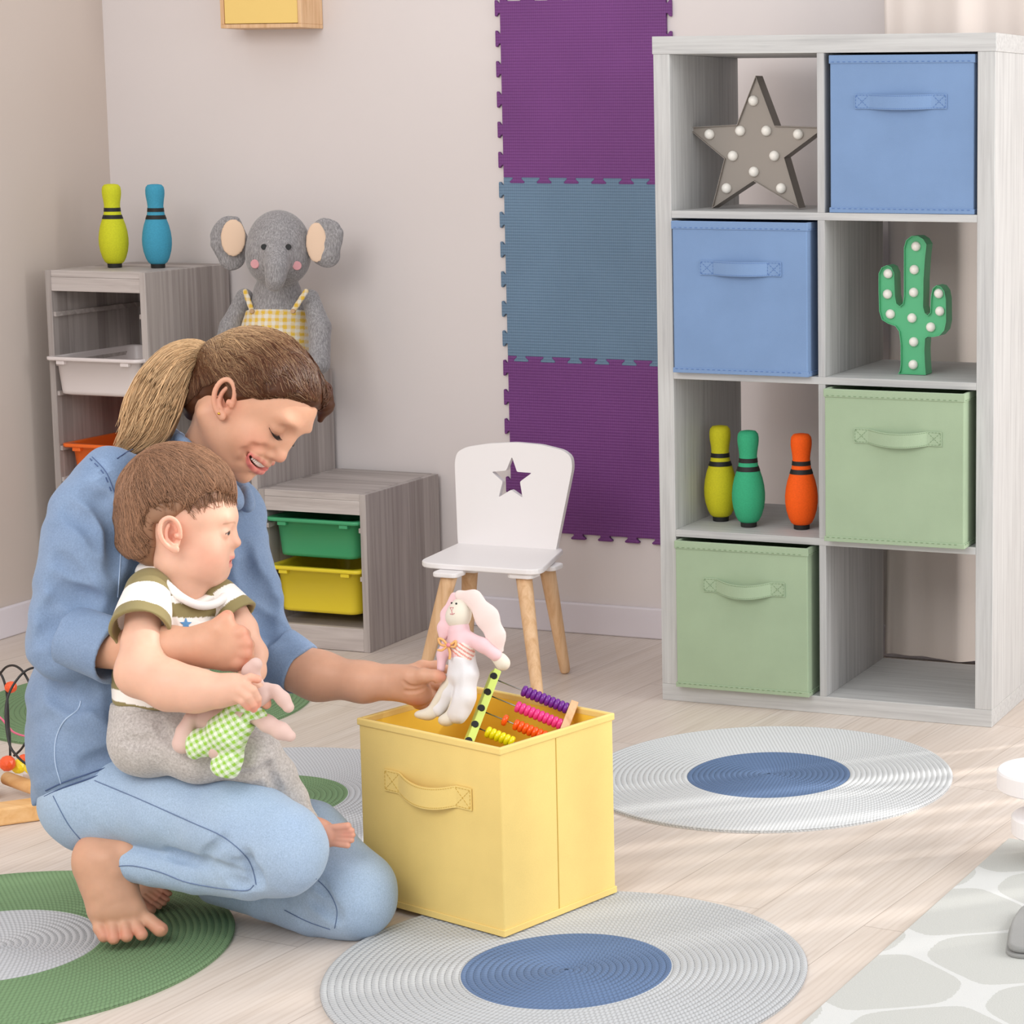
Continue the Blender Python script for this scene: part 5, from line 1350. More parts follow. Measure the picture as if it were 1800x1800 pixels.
BFm.chain([J(408, 1060, 3.70), J(428, 1105, 3.69), J(447, 1150, 3.665), J(446, 1180, 3.640), J(438, 1195, 3.62)], [px(20), px(22), px(21), px(19), px(19)], .012)
BFm.chain([J(440, 1192, 3.60), J(430, 1180, 3.575), J(446, 1172, 3.565)], [px(15), px(10), px(8)], .006)
BFt = Soft()    # far-side foot resting on the other knee
BFt.chain([J(530, 1452, 3.665), J(558, 1466, 3.662), J(576, 1469, 3.655)], [px(22), px(25), px(20)], .012)
for i, (u, v, r) in enumerate(((606, 1452, 10), (613, 1460, 8), (615, 1468, 7.5), (613, 1477, 7.5), (606, 1486, 8))):
    BFt.chain([J(u-24, 1468+(v-1468)*.8, 3.650), J(u+5, v, 3.643)], [px(r*.62), px(r*.66)], .0008, k0=.003)
bparts = []
mm_ = BK.mesh(.0015); bparts.append((mm_, bpaint(mm_[0])))
bl_ = lambda tips: limbpaint(tips, BSK, (228, 142, 118), .012)
mm_ = BN.mesh(.0014); bparts.append((mm_, bl_([J(452, 1238, 3.505), J(446, 1246, 3.505), J(437, 1243, 3.5), J(453, 1194, 3.505), J(468, 1238, 3.545)])(mm_[0])))
mm_ = BFm.mesh(.0020); bparts.append((mm_, bl_([J(446, 1172, 3.56)])(mm_[0])))
mm_ = BFt.mesh(.0012); bparts.append((mm_, limbpaint([J(612, 1465, 3.645)], (212, 156, 132), (216, 136, 116), .010)(mm_[0])))
print('baby skin')
# hair
BHR = Soft(); be((.002, 0, .054), (.100, .082, .097), S=BHR); be((.040, 0, .070), (.060, .066, .062), .02, S=BHR); be((-.035, 0, -.010), (.052, .055, .055), .03, S=BHR)
def bcut(P):
    q = (P-BO.astype(f32)) @ BHF.T.astype(f32)/np.array([BXS, 1, 1], f32); x, y, z = q[..., 0], q[..., 1], q[..., 2]; ay = np.abs(y)
    # fringe line: at forehead centre z ~.055, receding above the temples, down in front of the ear
    lim = .058+.022*np.clip(ay/.05, 0, 1)-np.clip((.068-x)/.060, 0, 1)*.052
    a = np.maximum(lim-z, -1.)
    a = np.where(x < .004, 1., a)
    b = np.maximum(x-.004, np.minimum(.034-z, -(z+.043)-.25*x)); b = np.maximum(x-.004, -(z+.046)-.35*(x+.03))
    ear_ = np.maximum(np.abs(x+.000)-.016, np.abs(z+.004)-.030)       # leave the ear free
    b = np.maximum(b, -ear_*1.)
    return np.minimum(a, b)*.7
BHR.func(bcut, bp(0, 0, .04), .2, .010, 'i')
BHR.disp = lambda P: .0010*waves(P, [(120, 1), (230, .6)], 31)
def bcol(P, j): return L3(146, 108, 82)*j[..., None]
mm_ = BHR.mesh(.0022); smesh('hair', mm_, M['hairb'], ba, paint=lambda v: bcol(v, np.full(len(v), .92, f32)), label='short fine light brown hair')
N = 5200; n_pt = 12
crown = np.array([-.052, .010, .125]); az = rng.uniform(0, 2*PI, N); 
# ends on the lower rim of the hair, seen from the crown
el_x = np.cos(az); el_y = np.sin(az)
e0 = np.stack([.006+.104*el_x, .083*el_y, np.interp(el_x, [-1, -.3, .05, .35, .6, .85, 1], [-.050, -.040, .024, .040, .058, .064, .064])], 1)
e0[:, 2] -= np.where(rng.random(N) < .35, rng.uniform(0, .012, N), 0)*(np.abs(el_x+.05) > .22); frc = rng.uniform(.0, .75, N)[:, None]; s0 = crown*(1-frc)+e0*frc; s0 = s0+rng.normal(size=(N, 3))*.012
ln = rng.uniform(.35, .6, N)[:, None]; en = s0+(e0-s0)*np.minimum(1, ln/np.maximum(1e-3, 1-frc)); en = np.where(frc+ln > 1, e0, en)
t = np.linspace(0, 1, n_pt)[None, :, None]
Pst = s0[:, None]*(1-t)+en[:, None]*t
rad_ = (Pst-np.array([0, 0, .04])); rad_ /= np.linalg.norm(rad_, axis=2, keepdims=True); Pst = np.array([0, 0, .04])+rad_*.11
swirl = np.sin(Pst[:, :, 0]*40+Pst[:, :, 2]*30)*.004; Pst[:, :, 1] += 0; Pst[:, :, 0] += swirl*t[:, :, 0]
Pst[:, :, 0] *= BXS; Pw = (BO.astype(f32)+Pst.reshape(-1, 3) @ BHF.astype(f32)).astype(f32)
lift = np.repeat((.0004+.0022*rng.random(N)).astype(f32), n_pt)
class Both:
    def eval(s_, P): return np.minimum(BHR.eval(P), BK.eval(P)+.0004)
comb_ = Both(); Pw = push_out(comb_, Pw, lift, 6).reshape(N, n_pt, 3); dd_ = comb_.eval(Pw.reshape(-1, 3)).reshape(N, n_pt).max(1)
e_d = np.linalg.norm(Pw-bec.astype(f32), axis=2); o_s = BHR.eval(Pw.reshape(-1, 3)).reshape(N, n_pt); lq = ((Pw-BO.astype(f32)) @ BHF.T.astype(f32))
bad = np.maximum.accumulate((o_s > .0030) & ((e_d < .040) | (lq[..., 0] < .022)), axis=1); last = np.maximum(0, n_pt-1-bad.sum(1))
jx = np.minimum(np.arange(n_pt)[None], last[:, None]); Pw = Pw[np.arange(N)[:, None], jx]; dd_[bad[:, 0]] = 1.
Pw = Pw+(np.arange(n_pt)[None, :, None]*1e-6).astype(f32); Pw = Pw[dd_ < .005]; N = len(Pw)
jj = rng.uniform(.65, 1.45, (N, 1))*np.ones((1, n_pt)); strands('hair_strands', Pw, .00055, M['hairb'], ba, bcol(Pw, jj))
print('baby hair')
# shirt
olive, cream = L3(140, 128, 88), L3(240, 234, 228)
BS = Soft()
BS.chain([J(312, 1066, 3.675), J(298, 1120, 3.665), J(280, 1190, 3.66), J(268, 1244, 3.66)], [px(60), px(69), px(71), px(68)], .03)
BS.chain([J(270, 1012, 3.668), J(276, 1046, 3.640), J(268, 1078, 3.622)], [px(31), px(41), px(43)], .02)
BS.chain([J(365, 1052, 3.70), J(392, 1062, 3.705)], [px(34), px(33)], .02)
BS.ell(J(338, 1006, 3.645), (px(52), px(50), .060), np.array([RT, UP, FW]), .008, 's')
BS.func(lambda P: -((P-J(260, 1237, 3.66)) @ (UP*.99+RT*.10).astype(f32)), J(260, 1270, 3.66), .12, .004, 'i')
for c in ([(268, 1000), (285, 1030), (300, 1060)], [(340, 1078), (370, 1088), (395, 1080)], [(215, 1190), (235, 1210), (250, 1220)], [(300, 1075), (306, 1100), (300, 1120)]): crease(BS, c, .003, .005)
BS.disp = lambda P: .0010*waves(P, [(80, 1), (140, .5)], 41)
v0 = J(300, 1040, 3.66) @ UP.astype(f32); ppm = F/3.66
def spaint(v):
    hgt = 1040-(((v @ UP.astype(f32))-v0)*ppm)+(((v @ RT.astype(f32))-(J(300, 1040, 3.66) @ RT.astype(f32)))*ppm)*-.12+1.2*waves(v, [(40, 1)], 2)
    edges = [1012, 1040, 1052, 1076, 1118, 1150, 1184, 1217, 1236]; idx = np.searchsorted(edges, hgt)
    return np.where((idx % 2 == 0)[:, None], cream, olive)
M['jersey'] = tint_mat('cotton_jersey', .85, .15, bump=.2, bscale=900, sheen=.2)
bsh = smesh('shirt', BS.mesh(.0020), M['jersey'], ba, paint=spaint, label='olive and white striped short-sleeved shirt')
SLV = []
for a, b, ra, rb, ed_ in ((J(262, 1040, 3.630), J(246, 1111, 3.556), 42, 53, [.20, .76]), (J(386, 1044, 3.700), J(420, 1084, 3.690), 31, 37, [.05, .62])):
    S_ = Soft(); dr = (b-a)/np.linalg.norm(b-a); D_ = 3.6
    S_.cap(a, b, px(ra, D_), px(rb, D_), k=.004)
    S_.func(lambda P, b=b, dr=dr: (P-b) @ dr, b, .09, .002, 'i')
    S_.cap(b-dr*.004, b+dr*.04, px(rb-7, D_), px(rb-2, D_), k=.002, op='s')
    S_.disp = lambda P: .0007*waves(P, [(90, 1), (160, .5)], 43)
    def sp2(v, a=a, b=b, ed_=ed_):
        h_ = ((v-a) @ (b-a))/((b-a) @ (b-a)); k = np.searchsorted(ed_, h_); return np.where((k == 1)[:, None], cream, olive)
    smesh('sleeve', S_.mesh(.0018), M['jersey'], bsh, paint=sp2); SLV.append(S_)
q = Soft().chain([np.array(p, f32) for p in catmull([J(256, 984, 3.700), J(272, 1004, 3.650), J(296, 1030, 3.620), J(322, 1052, 3.616), (J(350, 1064, 3.630)), J(376, 1062, 3.652), J(393, 1050, 3.672), J(397, 1036, 3.70)], 4)], [.0062]*29, .003)
smesh('neckband', q.mesh(.002), plain('white_ribbed_cotton', rgb(232, 228, 224), .85, .15), bsh)
ss = BS.trace(327, 1097)
if ss is not None:
    m = MB(); r1, r2 = px(11), px(4.6); pts = [(math.sin(2*PI*i/10)*(r1 if i % 2 == 0 else r2), math.cos(2*PI*i/10)*(r1 if i % 2 == 0 else r2)) for i in range(10)]
    sp3 = []
    for a, b in pts:
        u_, v_ = 327+a/px(1), 1097-b/px(1); p_ = BS.trace(u_, v_); sp3.append(p_ if p_ is not None else ss)
    cen_ = np.array(ss)-ray(327, 1097)*.0016; sp3 = [np.array(p)-ray(327, 1097)*.0012 for p in sp3]
    m.add([cen_]+sp3, [(0, 1+i, 1+(i+1) % 10) for i in range(10)]); so_ = m.build('star_patch', plain('blue_embroidery', rgb(88, 142, 190), .7), bsh, world=True); sm = so_.modifiers.new('thick', 'SOLIDIFY'); sm.thickness = .0012; sm.offset = 1
# trousers
BP = Soft()
BP.chain([J(258, 1262, 3.66), J(256, 1300, 3.655)], [px(62), px(62)], .02)
BP.chain([J(262, 1300, 3.63), J(350, 1316, 3.615), J(445, 1330, 3.625)], [px(60), px(50), px(46)], .03)
BP.chain([J(445, 1330, 3.625), J(482, 1362, 3.650), J(512, 1405, 3.668), J(540, 1450, 3.668)], [px(44), px(33), px(25), px(23)], .02)
BP.chain([J(262, 1300, 3.70), J(380, 1330, 3.72), J(460, 1380, 3.715)], [px(56), px(42), px(34)], .03)
BP.func(lambda P: (P-J(262, 1240, 3.66)) @ (UP*.99+RT*.05).astype(f32), J(262, 1230, 3.66), .1, .004, 'i')
for c in ([(215, 1300), (250, 1305), (290, 1290)], [(280, 1262), (290, 1290), (330, 1330)], [(465, 1345), (480, 1370), (490, 1395)], [(420, 1366), (450, 1362), (478, 1345)], [(330, 1285), (350, 1300), (400, 1300)]): crease(BP, c, .004, .007)
BP.disp = lambda P: .0013*waves(P, [(55, 1), (95, .6)], 51)
t = NT('grey_marl_jersey'); co = t.coord(); f = t.noise(co, 240, 4, .7); t.col(t.ramp(f, [(.3, rgb(160, 154, 150)), (.5, rgb(184, 178, 174)), (.7, rgb(204, 199, 196))])); t.bump(f, .25, .0008); t.set(.9, .15, sheen=.3); M['marl'] = t.mat
bpa = smesh('trousers', BP.mesh(.0026), M['marl'], ba, label='soft grey marl trousers')
WB = Soft(); WB.cap(J(266, 1234, 3.658), J(263, 1262, 3.658), px(66), px(67), k=.004)
WB.func(lambda P: np.abs((P-J(263, 1247, 3.658)) @ UP.astype(f32))-.0115, J(263, 1246, 3.658), .1, .004, 'i'); 
def rib(P):
    q = P-J(263, 1246, 3.658); a = np.arctan2(q @ FW.astype(f32), q @ RT.astype(f32)); return -.0010*np.abs(np.sin(a*34))
WB.disp = rib
smesh('waistband', WB.mesh(.0018), M['marl'], bpa)
BT = Soft().chain([J(308, 1070, 3.67), J(285, 1180, 3.66), J(262, 1290, 3.66)], [.045, .055, .055], .03)
BT.chain([J(262, 1085, 3.63), J(250, 1150, 3.56)], [.03, .03], .02); BT.chain([J(350, 1050, 3.69), J(420, 1085, 3.70)], [.03, .024], .02)
BT.chain([J(262, 1295, 3.65), J(360, 1318, 3.64), J(455, 1328, 3.67), J(510, 1400, 3.69), J(560, 1462, 3.665)], [.045, .036, .030, .018, .018], .02)
BT.func(lambda P: np.minimum(BS.eval(P), BP.eval(P))+.004, J(300, 1200, 3.66), 2., .004, 'i')
mm_ = BT.mesh(.004); bparts.append((mm_, np.tile(L3(*BSK), (len(mm_[0]), 1))))
vs2 = np.concatenate([p[1] for p in bparts])
smesh('body', [p[0] for p in bparts], M['skin'], ba, paint=lambda v: vs2)
print('baby clothes')
# ================================================================== soft toys and the abacus
def gingham(v, a1, a2, per, base, white, ph=(0, 0), extra=None):
    s1 = (np.sin((v @ np.array(a1, f32))*2*PI/per+ph[0]) > 0).astype(f32); s2 = (np.sin((v @ np.array(a2, f32))*2*PI/per+ph[1]) > 0).astype(f32)
    k = (s1+s2)/2; return white*(1-k[:, None])+base*k[:, None]
M['toy'] = tint_mat('toy_cloth', .9, .12, bump=.2, bscale=800, sheen=.3)
dot = lambda name, p, r, mat, par: MB().ball(tuple(p), r, 16, 10).build(name, mat, par, world=True, smooth=True)
M['blackbead'] = plain('black_bead', rgb(18, 18, 18), .35, .5)
# elephant
YE = 5.045
def JE_(u, v, dy=0.): return yp(u, v, YE+dy).astype(f32)
q_ = 5.86/F
ep_ = JE_(488, 640); el = thing('plush_elephant', 'grey knitted plush elephant in yellow checked dungarees sitting against the wall', 'soft toy', (float(ep_[0]), YE, .6535))
EA = np.array([RT, FW, UP])
def n_(x): return x*q_
EB = Soft()
EB.ell(JE_(490, 432, -.02), (n_(54), .072, n_(62)), EA, .02).ell(JE_(488, 460, -.03), (n_(50), .066, n_(42)), EA, .03)
EB.chain([JE_(487, 445, -.075), JE_(486, 470, -.105), JE_(484, 490, -.112), JE_(482, 500, -.108)], [n_(22), n_(17), n_(13), n_(12)], .02)
EB.chain([JE_(488, 520, .0), JE_(487, 580, .0), JE_(487, 625, .0)], [n_(42), n_(54), n_(58)], .02)
EB.chain([JE_(430, 522, -.0), JE_(406, 575, -.02), JE_(385, 640, -.05)], [n_(15), n_(19), n_(18)], .008)
EB.chain([JE_(546, 524, -.0), JE_(562, 575, -.02), JE_(562, 640, -.05)], [n_(15), n_(19), n_(18)], .008)
for sx in (-1, 1): EB.chain([JE_(487+sx*28, 635, -.02), JE_(487+sx*45, 655, -.12), JE_(487+sx*50, 655, -.165)], [n_(24), n_(20), n_(22)], .01)
EB.func(lambda P: .6550-P[..., 2], JE_(487, 640), .4, .004, 'i')
t = NT('grey_marl_knit'); co = t.coord(scale=(1, 1, .28)); f = t.noise(co, 330, 4, .7); t.col(t.ramp(f, [(.3, rgb(120, 117, 118)), (.5, rgb(150, 147, 148)), (.72, rgb(184, 181, 181))])); t.bump(f, .3, .001); t.set(.95, .1, sheen=.4); M['eleph'] = t.mat
ebody = smesh('body', EB.mesh(.0028), M['eleph'], el)
for cs, inner in ((((-1, 402, 418, 32, 40), (-1, 408, 455, 24, 20)), (410, 418, 22, 33)), (((1, 574, 418, 29, 34), (1, 575, 452, 22, 20)), (556, 426, 18, 35))):
    ES = Soft()
    for sx, u, v, a, b in cs: ES.ell(JE_(u, v, .005), (n_(a), .014, n_(b)), EA, .02)
    ES.disp = lambda P: .0016*waves(P, [(90, 1), (150, .6)], 61)
    eo = smesh('ear', ES.mesh(.0028), M['eleph'], el)
    u, v, a, b = inner; EI = Soft().ell(JE_(u, v, -.014), (n_(a), .006, n_(b)), EA, .01); smesh('ear_lining', EI.mesh(.0028), plain('peach_felt', rgb(232, 202, 176), .9, .1), eo)
for u in (464, 507):
    p_ = on_surf(EB, [(u, 434)], 5.4, .0035)[0]; 
    MB().lathe([(.0001, .0015), (.0062, .0015), (.0072, .0004), (.0072, -.001)], 20, (0, 0, 0)).xf(Matrix.Translation(p_) @ Vector((0, 0, 1)).rotation_difference(Vector(-ray(u, 434))).to_matrix().to_4x4()).build('eye', M['blackbead'], el, world=True)
for u, v in ((448, 464), (522, 467)):
    p_ = on_surf(EB, [(u, v)], 5.4, .0035)[0]
    nrm = (np.array(p_)-JE_(488, 450, 0)); nrm /= np.linalg.norm(nrm); nrm = nrm*.6-FW*.8
    MB().lathe([(.0001, .0018), (.0100, .0018), (.0112, .0004), (.0112, -.003)], 24).xf(Matrix.Translation(p_) @ Vector((0, 0, 1)).rotation_difference(Vector(nrm)).to_matrix().to_4x4()).build('cheek_patch', plain('pink_felt', rgb(218, 160, 164), .9, .1), el, world=True)
EO = Soft(); EO.chain([JE_(488, 560, .0), JE_(487, 590, .0), JE_(487, 630, .0)], [n_(54), n_(60), n_(64)], .02)
EO.func(lambda P: (P-JE_(487, 546)) @ UP.astype(f32), JE_(487, 546), .09, .003, 'i'); EO.func(lambda P: .656-P[..., 2], JE_(487, 640), .2, .004, 'i')
ey, ew = L3(226, 186, 72), L3(226, 220, 208)
eo_ = smesh('dungarees', EO.mesh(.0025), M['toy'], el, paint=lambda v: gingham(v, RT, UP, 0.0175, ey, ew))
for a, b in (((431, 512), (443, 547)), ((538, 512), (515, 547))):
    pts = [yp(*np.array(a)+(np.array(b)-np.array(a))*k, YE-.055-.012*k) for k in (0, .33, .66, 1)]
    S_ = Soft().chain([p.astype(f32) for p in pts], [.0065]*4, .003, flat=(FW, 1.8)); smesh('strap', S_.mesh(.0022), M['toy'], eo_, paint=lambda v: gingham(v, RT, UP, 0.0175, ey, ew))
    p_ = yp(*b, YE-.076); MB().lathe([(.0001, .003), (.005, .003), (.006, .001), (.0055, -.004)], 16).xf(Matrix.Translation(p_) @ Vector((0, 0, 1)).rotation_difference(Vector(-FW)).to_matrix().to_4x4()).build('button', plain('wooden_button', rgb(186, 150, 112), .5), eo_, world=True)
print('elephant')
# pink rabbit held over the box
rb0 = J(790, 1262, 3.85); rb = thing('plush_rabbit', 'cream plush rabbit in a pink top and white trousers held above the yellow box', 'soft toy', tuple(map(float, rb0)))
cream_ = L3(226, 218, 202); pinkc = L3(234, 196, 200)
DR = 3.835
def K(u, v, d=0.): return J(u, v, DR+d)
RA = np.array([RT, UP, FW]); u1 = DR/F
RH = Soft(); RH.ell(K(809, 1078), (u1*20, u1*27, u1*20), RA, .01); RH.ell(K(800, 1085, -.002), (u1*16, u1*17, u1*17), RA, .012)
RH.ball(K(884, 1166, -.006), u1*10.5, .01); RH.cap(K(884, 1166, -.006), K(878, 1158, -.006), u1*10, k=.01)
RH.ell(K(748, 1256, -.004), (u1*20, u1*9, u1*10), np.array([RT, UP, FW]), .01)
RH.ell(K(784, 1266, -.012), (u1*14, u1*10.5, u1*12), RA, .01)
RH.cap(K(806, 1100), K(806, 1170), u1*9, k=.01); RH.cap(K(798, 1180, -.004), K(755, 1255, -.002), u1*8, k=.01); RH.cap(K(818, 1180, -.004), K(790, 1262, -.008), u1*8, k=.01); RH.cap(K(822, 1122, -.006), K(880, 1160, -.008), u1*7, k=.01)
smesh('body', RH.mesh(.0016), M['toy'], rb, paint=lambda v: np.tile(cream_, (len(v), 1)))
e1 = Soft(); e1.chain([K(808, 1046, -.004), K(832, 1052, -.010), K(856, 1085, -.012), (K(872, 1118, -.012)), K(880, 1142, -.010)], [u1*9, u1*13, u1*19, u1*15, u1*6], .012, flat=(FW, 2.6))
smesh('ear', e1.mesh(.0016), M['toy'], rb, paint=lambda v: np.tile(L3(234, 214, 208), (len(v), 1)), label='long drooping ear')
e2 = Soft(); e2.chain([K(798, 1048, .010), K(786, 1080, .008), (K(782, 1104, -.004)), K(778, 1118, -.006)], [u1*7, u1*10, u1*12, u1*7], .01, flat=(FW, 2.4))
smesh('ear', e2.mesh(.0016), M['toy'], rb, paint=lambda v: np.tile(pinkc, (len(v), 1)))
e3 = Soft(); e3.chain([K(806, 1110, -.002), K(810, 1132, -.002), K(812, 1152, -.002)], [u1*19, u1*21, u1*23], .01); e3.chain([K(826, 1122, -.010), K(848, 1134, -.014), K(872, 1152, -.012)], [u1*11, u1*11.5, u1*11], .008); e3.chain([K(788, 1122, .01), K(778, 1150, .008), K(775, 1175, 0)], [u1*9, u1*9, u1*7], .008)
e3.cap(K(808, 1098, 0), K(808, 1104, 0), u1*15, u1*15, k=.006)
def pk(v):
    c = np.tile(pinkc, (len(v), 1)); d = (v-K(800, 1130)) @ (RT*.62-UP*(-.78)).astype(f32)
    w = (v-K(815, 1140)) @ (RT*.60+UP*.80).astype(f32); al = (v-K(815, 1140)) @ RT.astype(f32)
    m_ = (np.abs(w) < .012) & (al > -.018) & (al < .022) & (((v-K(815, 1140)) @ UP.astype(f32)) < .012) & (((v-K(848, 1130)) @ RT.astype(f32)) < -.012)
    st = np.sin(w*2*PI/.0058); c[m_] = np.where((st > .3)[:, None], L3(226, 150, 138), L3(240, 228, 220))[m_]; return c
smesh('top', e3.mesh(.0016), M['toy'], rb, paint=pk, label='pink top with a striped sash')
e4 = Soft(); e4.chain([K(812, 1160, -.002), K(814, 1182, -.002)], [u1*23, u1*24], .01)
e4.chain([K(804, 1184, .004), K(788, 1215, .004), K(771, 1246, .002)], [u1*17, u1*15, u1*14], .008); e4.chain([K(822, 1186, -.008), K(816, 1225, -.012), K(806, 1254, -.012)], [u1*19, u1*19, u1*19], .008)
e4.disp = lambda P: .0010*waves(P, [(170, 1), (300, .5)], 71)
smesh('trousers', e4.mesh(.0016), M['toy'], rb, paint=lambda v: np.tile(L3(226, 224, 226), (len(v), 1)))
for u, v in ((794, 1060), (802, 1061)):
    p_ = on_surf(RH, [(u, v)], 3.5, .0004); 
    if p_: dot('eye', p_[0], .0017, M['blackbead'], rb)
pnk = plain('pink_thread', rgb(206, 130, 136), .8)
for ln_ in ([(791, 1068), (794, 1074), (797, 1068), (791, 1068)], [(794, 1074), (795, 1079)], [(791, 1079), (795, 1080), (799, 1078)]):
    p_ = on_surf(RH, ln_, 3.5, .0004)
    if len(p_) > 1: MB().tube(p_, .0006, 5).build('face_stitching', pnk, rb, world=True)
bw = plain('apricot_ribbon', rgb(232, 176, 110), .5)
m = MB(); c0 = K(787, 1135, -.026)
for pts in ([(0, 0), (-8, 10), (-16, 12), (-12, 2), (0, 0)], [(0, 0), (8, 4), (14, 8), (12, -2), (0, 0)], [(0, 0), (-10, -8), (-18, -7)], [(0, 0), (4, -12), (3, -24)]):
    m.tube([c0+(RT*a+UP*b)*u1 for a, b in catmull(pts, 4)], .0021, 6)
m.build('bow', bw, rb, world=True, smooth=True); dot('bow_bead', K(788, 1134, -.030), .0035, plain('pink_bead', rgb(222, 140, 150), .4), rb)
print('rabbit 1')
# rabbit in green checked dungarees on the baby's lap
r2 = thing('plush_rabbit', 'pale pink plush rabbit in green checked dungarees lying on the trousers of the baby', 'soft toy', tuple(map(float, J(400, 1330, 3.555))))
D2 = 3.548
def G(u, v, d=0.): return J(u, v, D2+d)
u2 = D2/F; pp = L3(214, 184, 174)
g = Soft(); g.ball(G(456, 1222, -.004), u2*21, .01); g.chain([G(470, 1208, .0), G(484, 1214, -.002), (G(497, 1228, -.004)), G(507, 1243, -.004)], [u2*8, u2*9, u2*11, u2*10], .008)
g.chain([G(452, 1200, .008), G(440, 1180, .006), G(449, 1168, .004)], [u2*11, u2*13, u2*12], .008)
g.chain([G(440, 1255, 0), G(470, 1272, -.004), (G(494, 1285, -.006)), G(510, 1294, -.006)], [u2*13, u2*14, u2*14, u2*10], .008)
g.chain([G(425, 1240, 0), G(402, 1270, 0), G(385, 1310, 0)], [u2*26, u2*30, u2*26], .01)
g.chain([G(384, 1256, .008), G(364, 1262, .010), G(358, 1280, .012)], [u2*20, u2*18, u2*14], .01)
g.chain([G(340, 1303, .002), G(322, 1306, .0), G(324, 1286, -.002), G(334, 1262, -.004)], [u2*15, u2*17, u2*13, u2*11], .008)
smesh('body', g.mesh(.0018), M['toy'], r2, paint=lambda v: np.tile(pp, (len(v), 1)))
gg, gw = L3(148, 196, 72), L3(224, 230, 214)
a1_, a2_ = (RT*.86+UP*.50), (RT*-.50+UP*.86)
o2 = Soft(); o2.chain([G(415, 1268, -.004), G(398, 1290, -.004), G(390, 1302, -.002)], [u2*34, u2*36, u2*26], .008)
o2.chain([G(385, 1300, 0), G(362, 1306, -.002), G(348, 1308, -.002)], [u2*26, u2*24, u2*26], .006); o2.chain([G(402, 1312, 0), G(402, 1335, -.002), G(396, 1346, -.002)], [u2*26, u2*23, u2*26], .006)
o2.func(lambda P: (P-G(432, 1262)) @ (RT*.62+UP*.78).astype(f32), G(432, 1255), .05, .003, 'i')
o2.func(lambda P: (P-G(331, 1312)) @ (-RT*.96-UP*.1).astype(f32), G(331, 1312), .028, .003, 'i'); o2.func(lambda P: (P-G(390, 1360)) @ (-UP*.92-RT*.38).astype(f32), G(390, 1360), .03, .003, 'i')
o2.disp = lambda P: .0011*waves(P, [(120, 1), (210, .6)], 81)
gin = lambda v: gingham(v, a1_, a2_, .0098, gg, gw)
od = smesh('dungarees', o2.mesh(.0016), M['toy'], r2, paint=gin)
for pts in ([(392, 1262), (405, 1248), (425, 1238), (445, 1246), (462, 1256)], [(402, 1238), (425, 1244), (450, 1250)], [(462, 1256), (440, 1258), (430, 1262), (432, 1275), (440, 1290)]):
    p_ = [np.array(q) for q in on_surf(g, catmull(pts, 3), 3.3, .001)]
    if len(p_) > 2: S_ = Soft().chain([q.astype(f32) for q in p_], [u2*7.5]*len(p_), .003, flat=(FW, 1.8)); smesh('strap', S_.mesh(.0016), M['toy'], od, paint=gin)
print('rabbit 2')
# abacus
ab0 = J(900, 1290, 3.86); ab = thing('abacus', 'wooden abacus with lime frame and coloured beads sticking out of the yellow box', 'abacus', tuple(map(float, ab0)))
lime = plain('lime_paint', rgb(206, 226, 112), .45); beech_p = M['beech']
def beam(nm, a, b, w, d, mat, acr):
    a = np.array(a, float); b = np.array(b, float); z = (b-a)/np.linalg.norm(b-a); x = np.array(acr, float); x -= z*(x @ z); x /= np.linalg.norm(x); y = np.cross(z, x); L_ = np.linalg.norm(b-a); m = MB()
    m.add([a+x*i*w/2+y*j*d/2+z*k*L_ for k in (0, 1) for i, j in ((-1, -1), (1, -1), (1, 1), (-1, 1))], [(0, 3, 2, 1), (4, 5, 6, 7), (0, 1, 5, 4), (1, 2, 6, 5), (2, 3, 7, 6), (3, 0, 4, 7)])
    return m.build(nm, mat, ab, world=True, bevel=.0012)
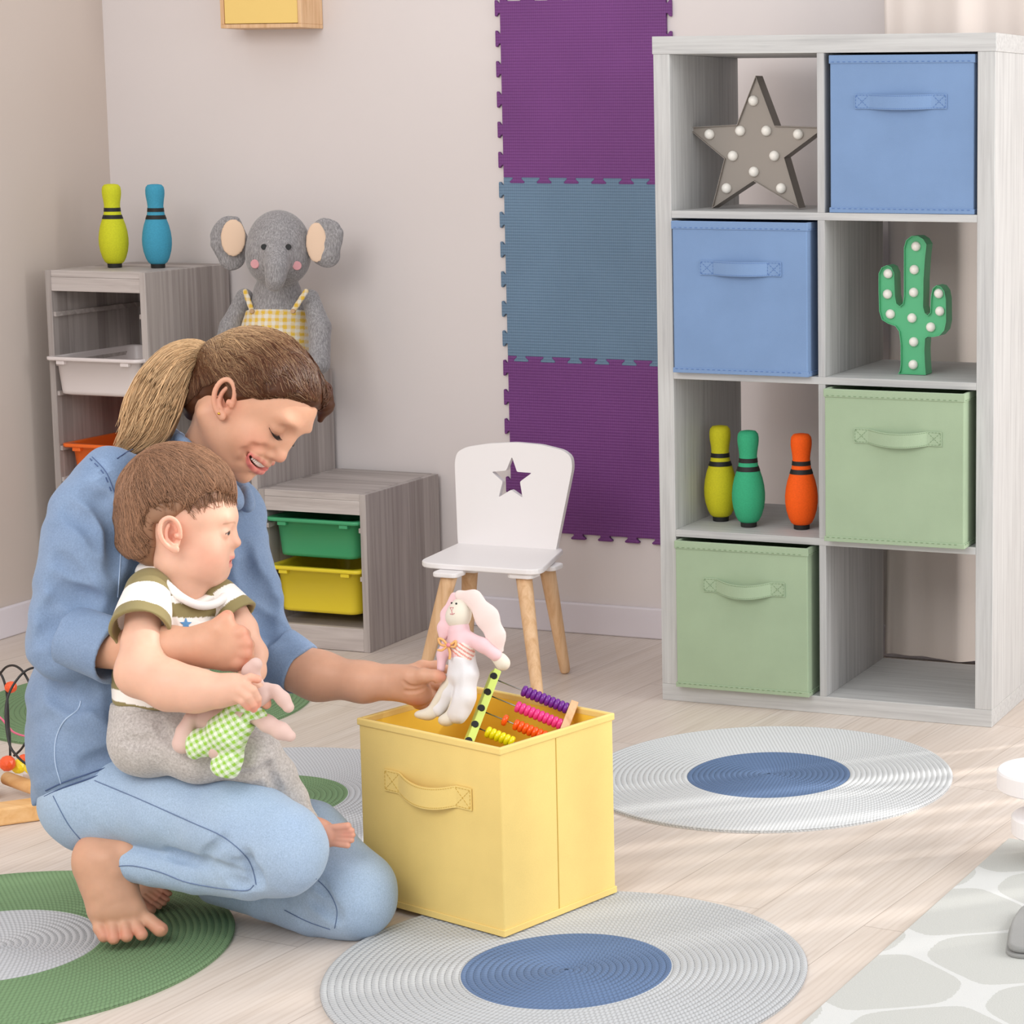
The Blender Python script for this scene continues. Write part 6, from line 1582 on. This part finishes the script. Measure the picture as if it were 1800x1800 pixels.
A0, A1 = at(872, 1180, 3.90), at(808, 1345, 3.80); B0, B1 = at(1010, 1236, 3.90), at(946, 1401, 3.80)
acr = (B0-A0)
beam('end_bar', A0, A1, .013, .020, lime, acr*1.0+FW*.06); beam('end_bar', B0, B1, .013, .020, beech_p, acr)
rc = [('purple', rgb(112, 38, 142)), ('pink', rgb(232, 62, 138)), ('orange', rgb(244, 92, 24)), ('yellow', rgb(232, 222, 20)), ('green', rgb(60, 170, 70))]
rodm = plain('steel_rod', rgb(150, 150, 152), .3, .5, metal=.9)
for i, (nm, c) in enumerate(rc):
    k = (14+30.5*i)/177.; a = A0+(A1-A0)*k; b = B0+(B1-B0)*k; ax = (b-a)/np.linalg.norm(b-a); L_ = np.linalg.norm(b-a)
    MB().tube([a, b], .0011, 8).build('rod', rodm, ab, world=True, smooth=True)
    dv = (A1-A0)/np.linalg.norm(A1-A0); nrm = np.cross(ax, dv); nrm = nrm if nrm @ FW < 0 else -nrm
    MB().lathe([(.0001, .0016), (.0048, .0016), (.0052, 0), (.0052, -.002)], 20).xf(Matrix.Translation(a+ax*.0066) @ Vector((0, 0, 1)).rotation_difference(Vector(ax)).to_matrix().to_4x4()).build('rod_grommet', M['blackbead'], ab, world=True)
    MB().lathe([(.0001, .0012), (.0058, .0012), (.0062, 0), (.0062, -.002)], 20).xf(Matrix.Translation(a+nrm*.0101) @ Vector((0, 0, 1)).rotation_difference(Vector(nrm)).to_matrix().to_4x4()).build('rod_cap', M['blackbead'], ab, world=True)
    mat = plain(nm+'_bead_gloss', c, .22, .5); p = .0083; n = 10
    pos = [L_-.0066-p*(.5+j) for j in range(n)]
    if i == 2: pos[-1] -= .012
    if i == 3: pos = pos[:4]+[q-.03 for q in pos[4:]]
    for q in pos:
        m = MB().lathe([(.0015, -.0043), (.0068, -.0042), (.0092, -.0026), (.0098, 0), (.0092, .0026), (.0068, .0042), (.0015, .0043)], 20)
        m.xf(Matrix.Translation(a+ax*q) @ Vector((0, 0, 1)).rotation_difference(Vector(ax)).to_matrix().to_4x4()).build('bead', mat, ab, world=True, smooth=True)
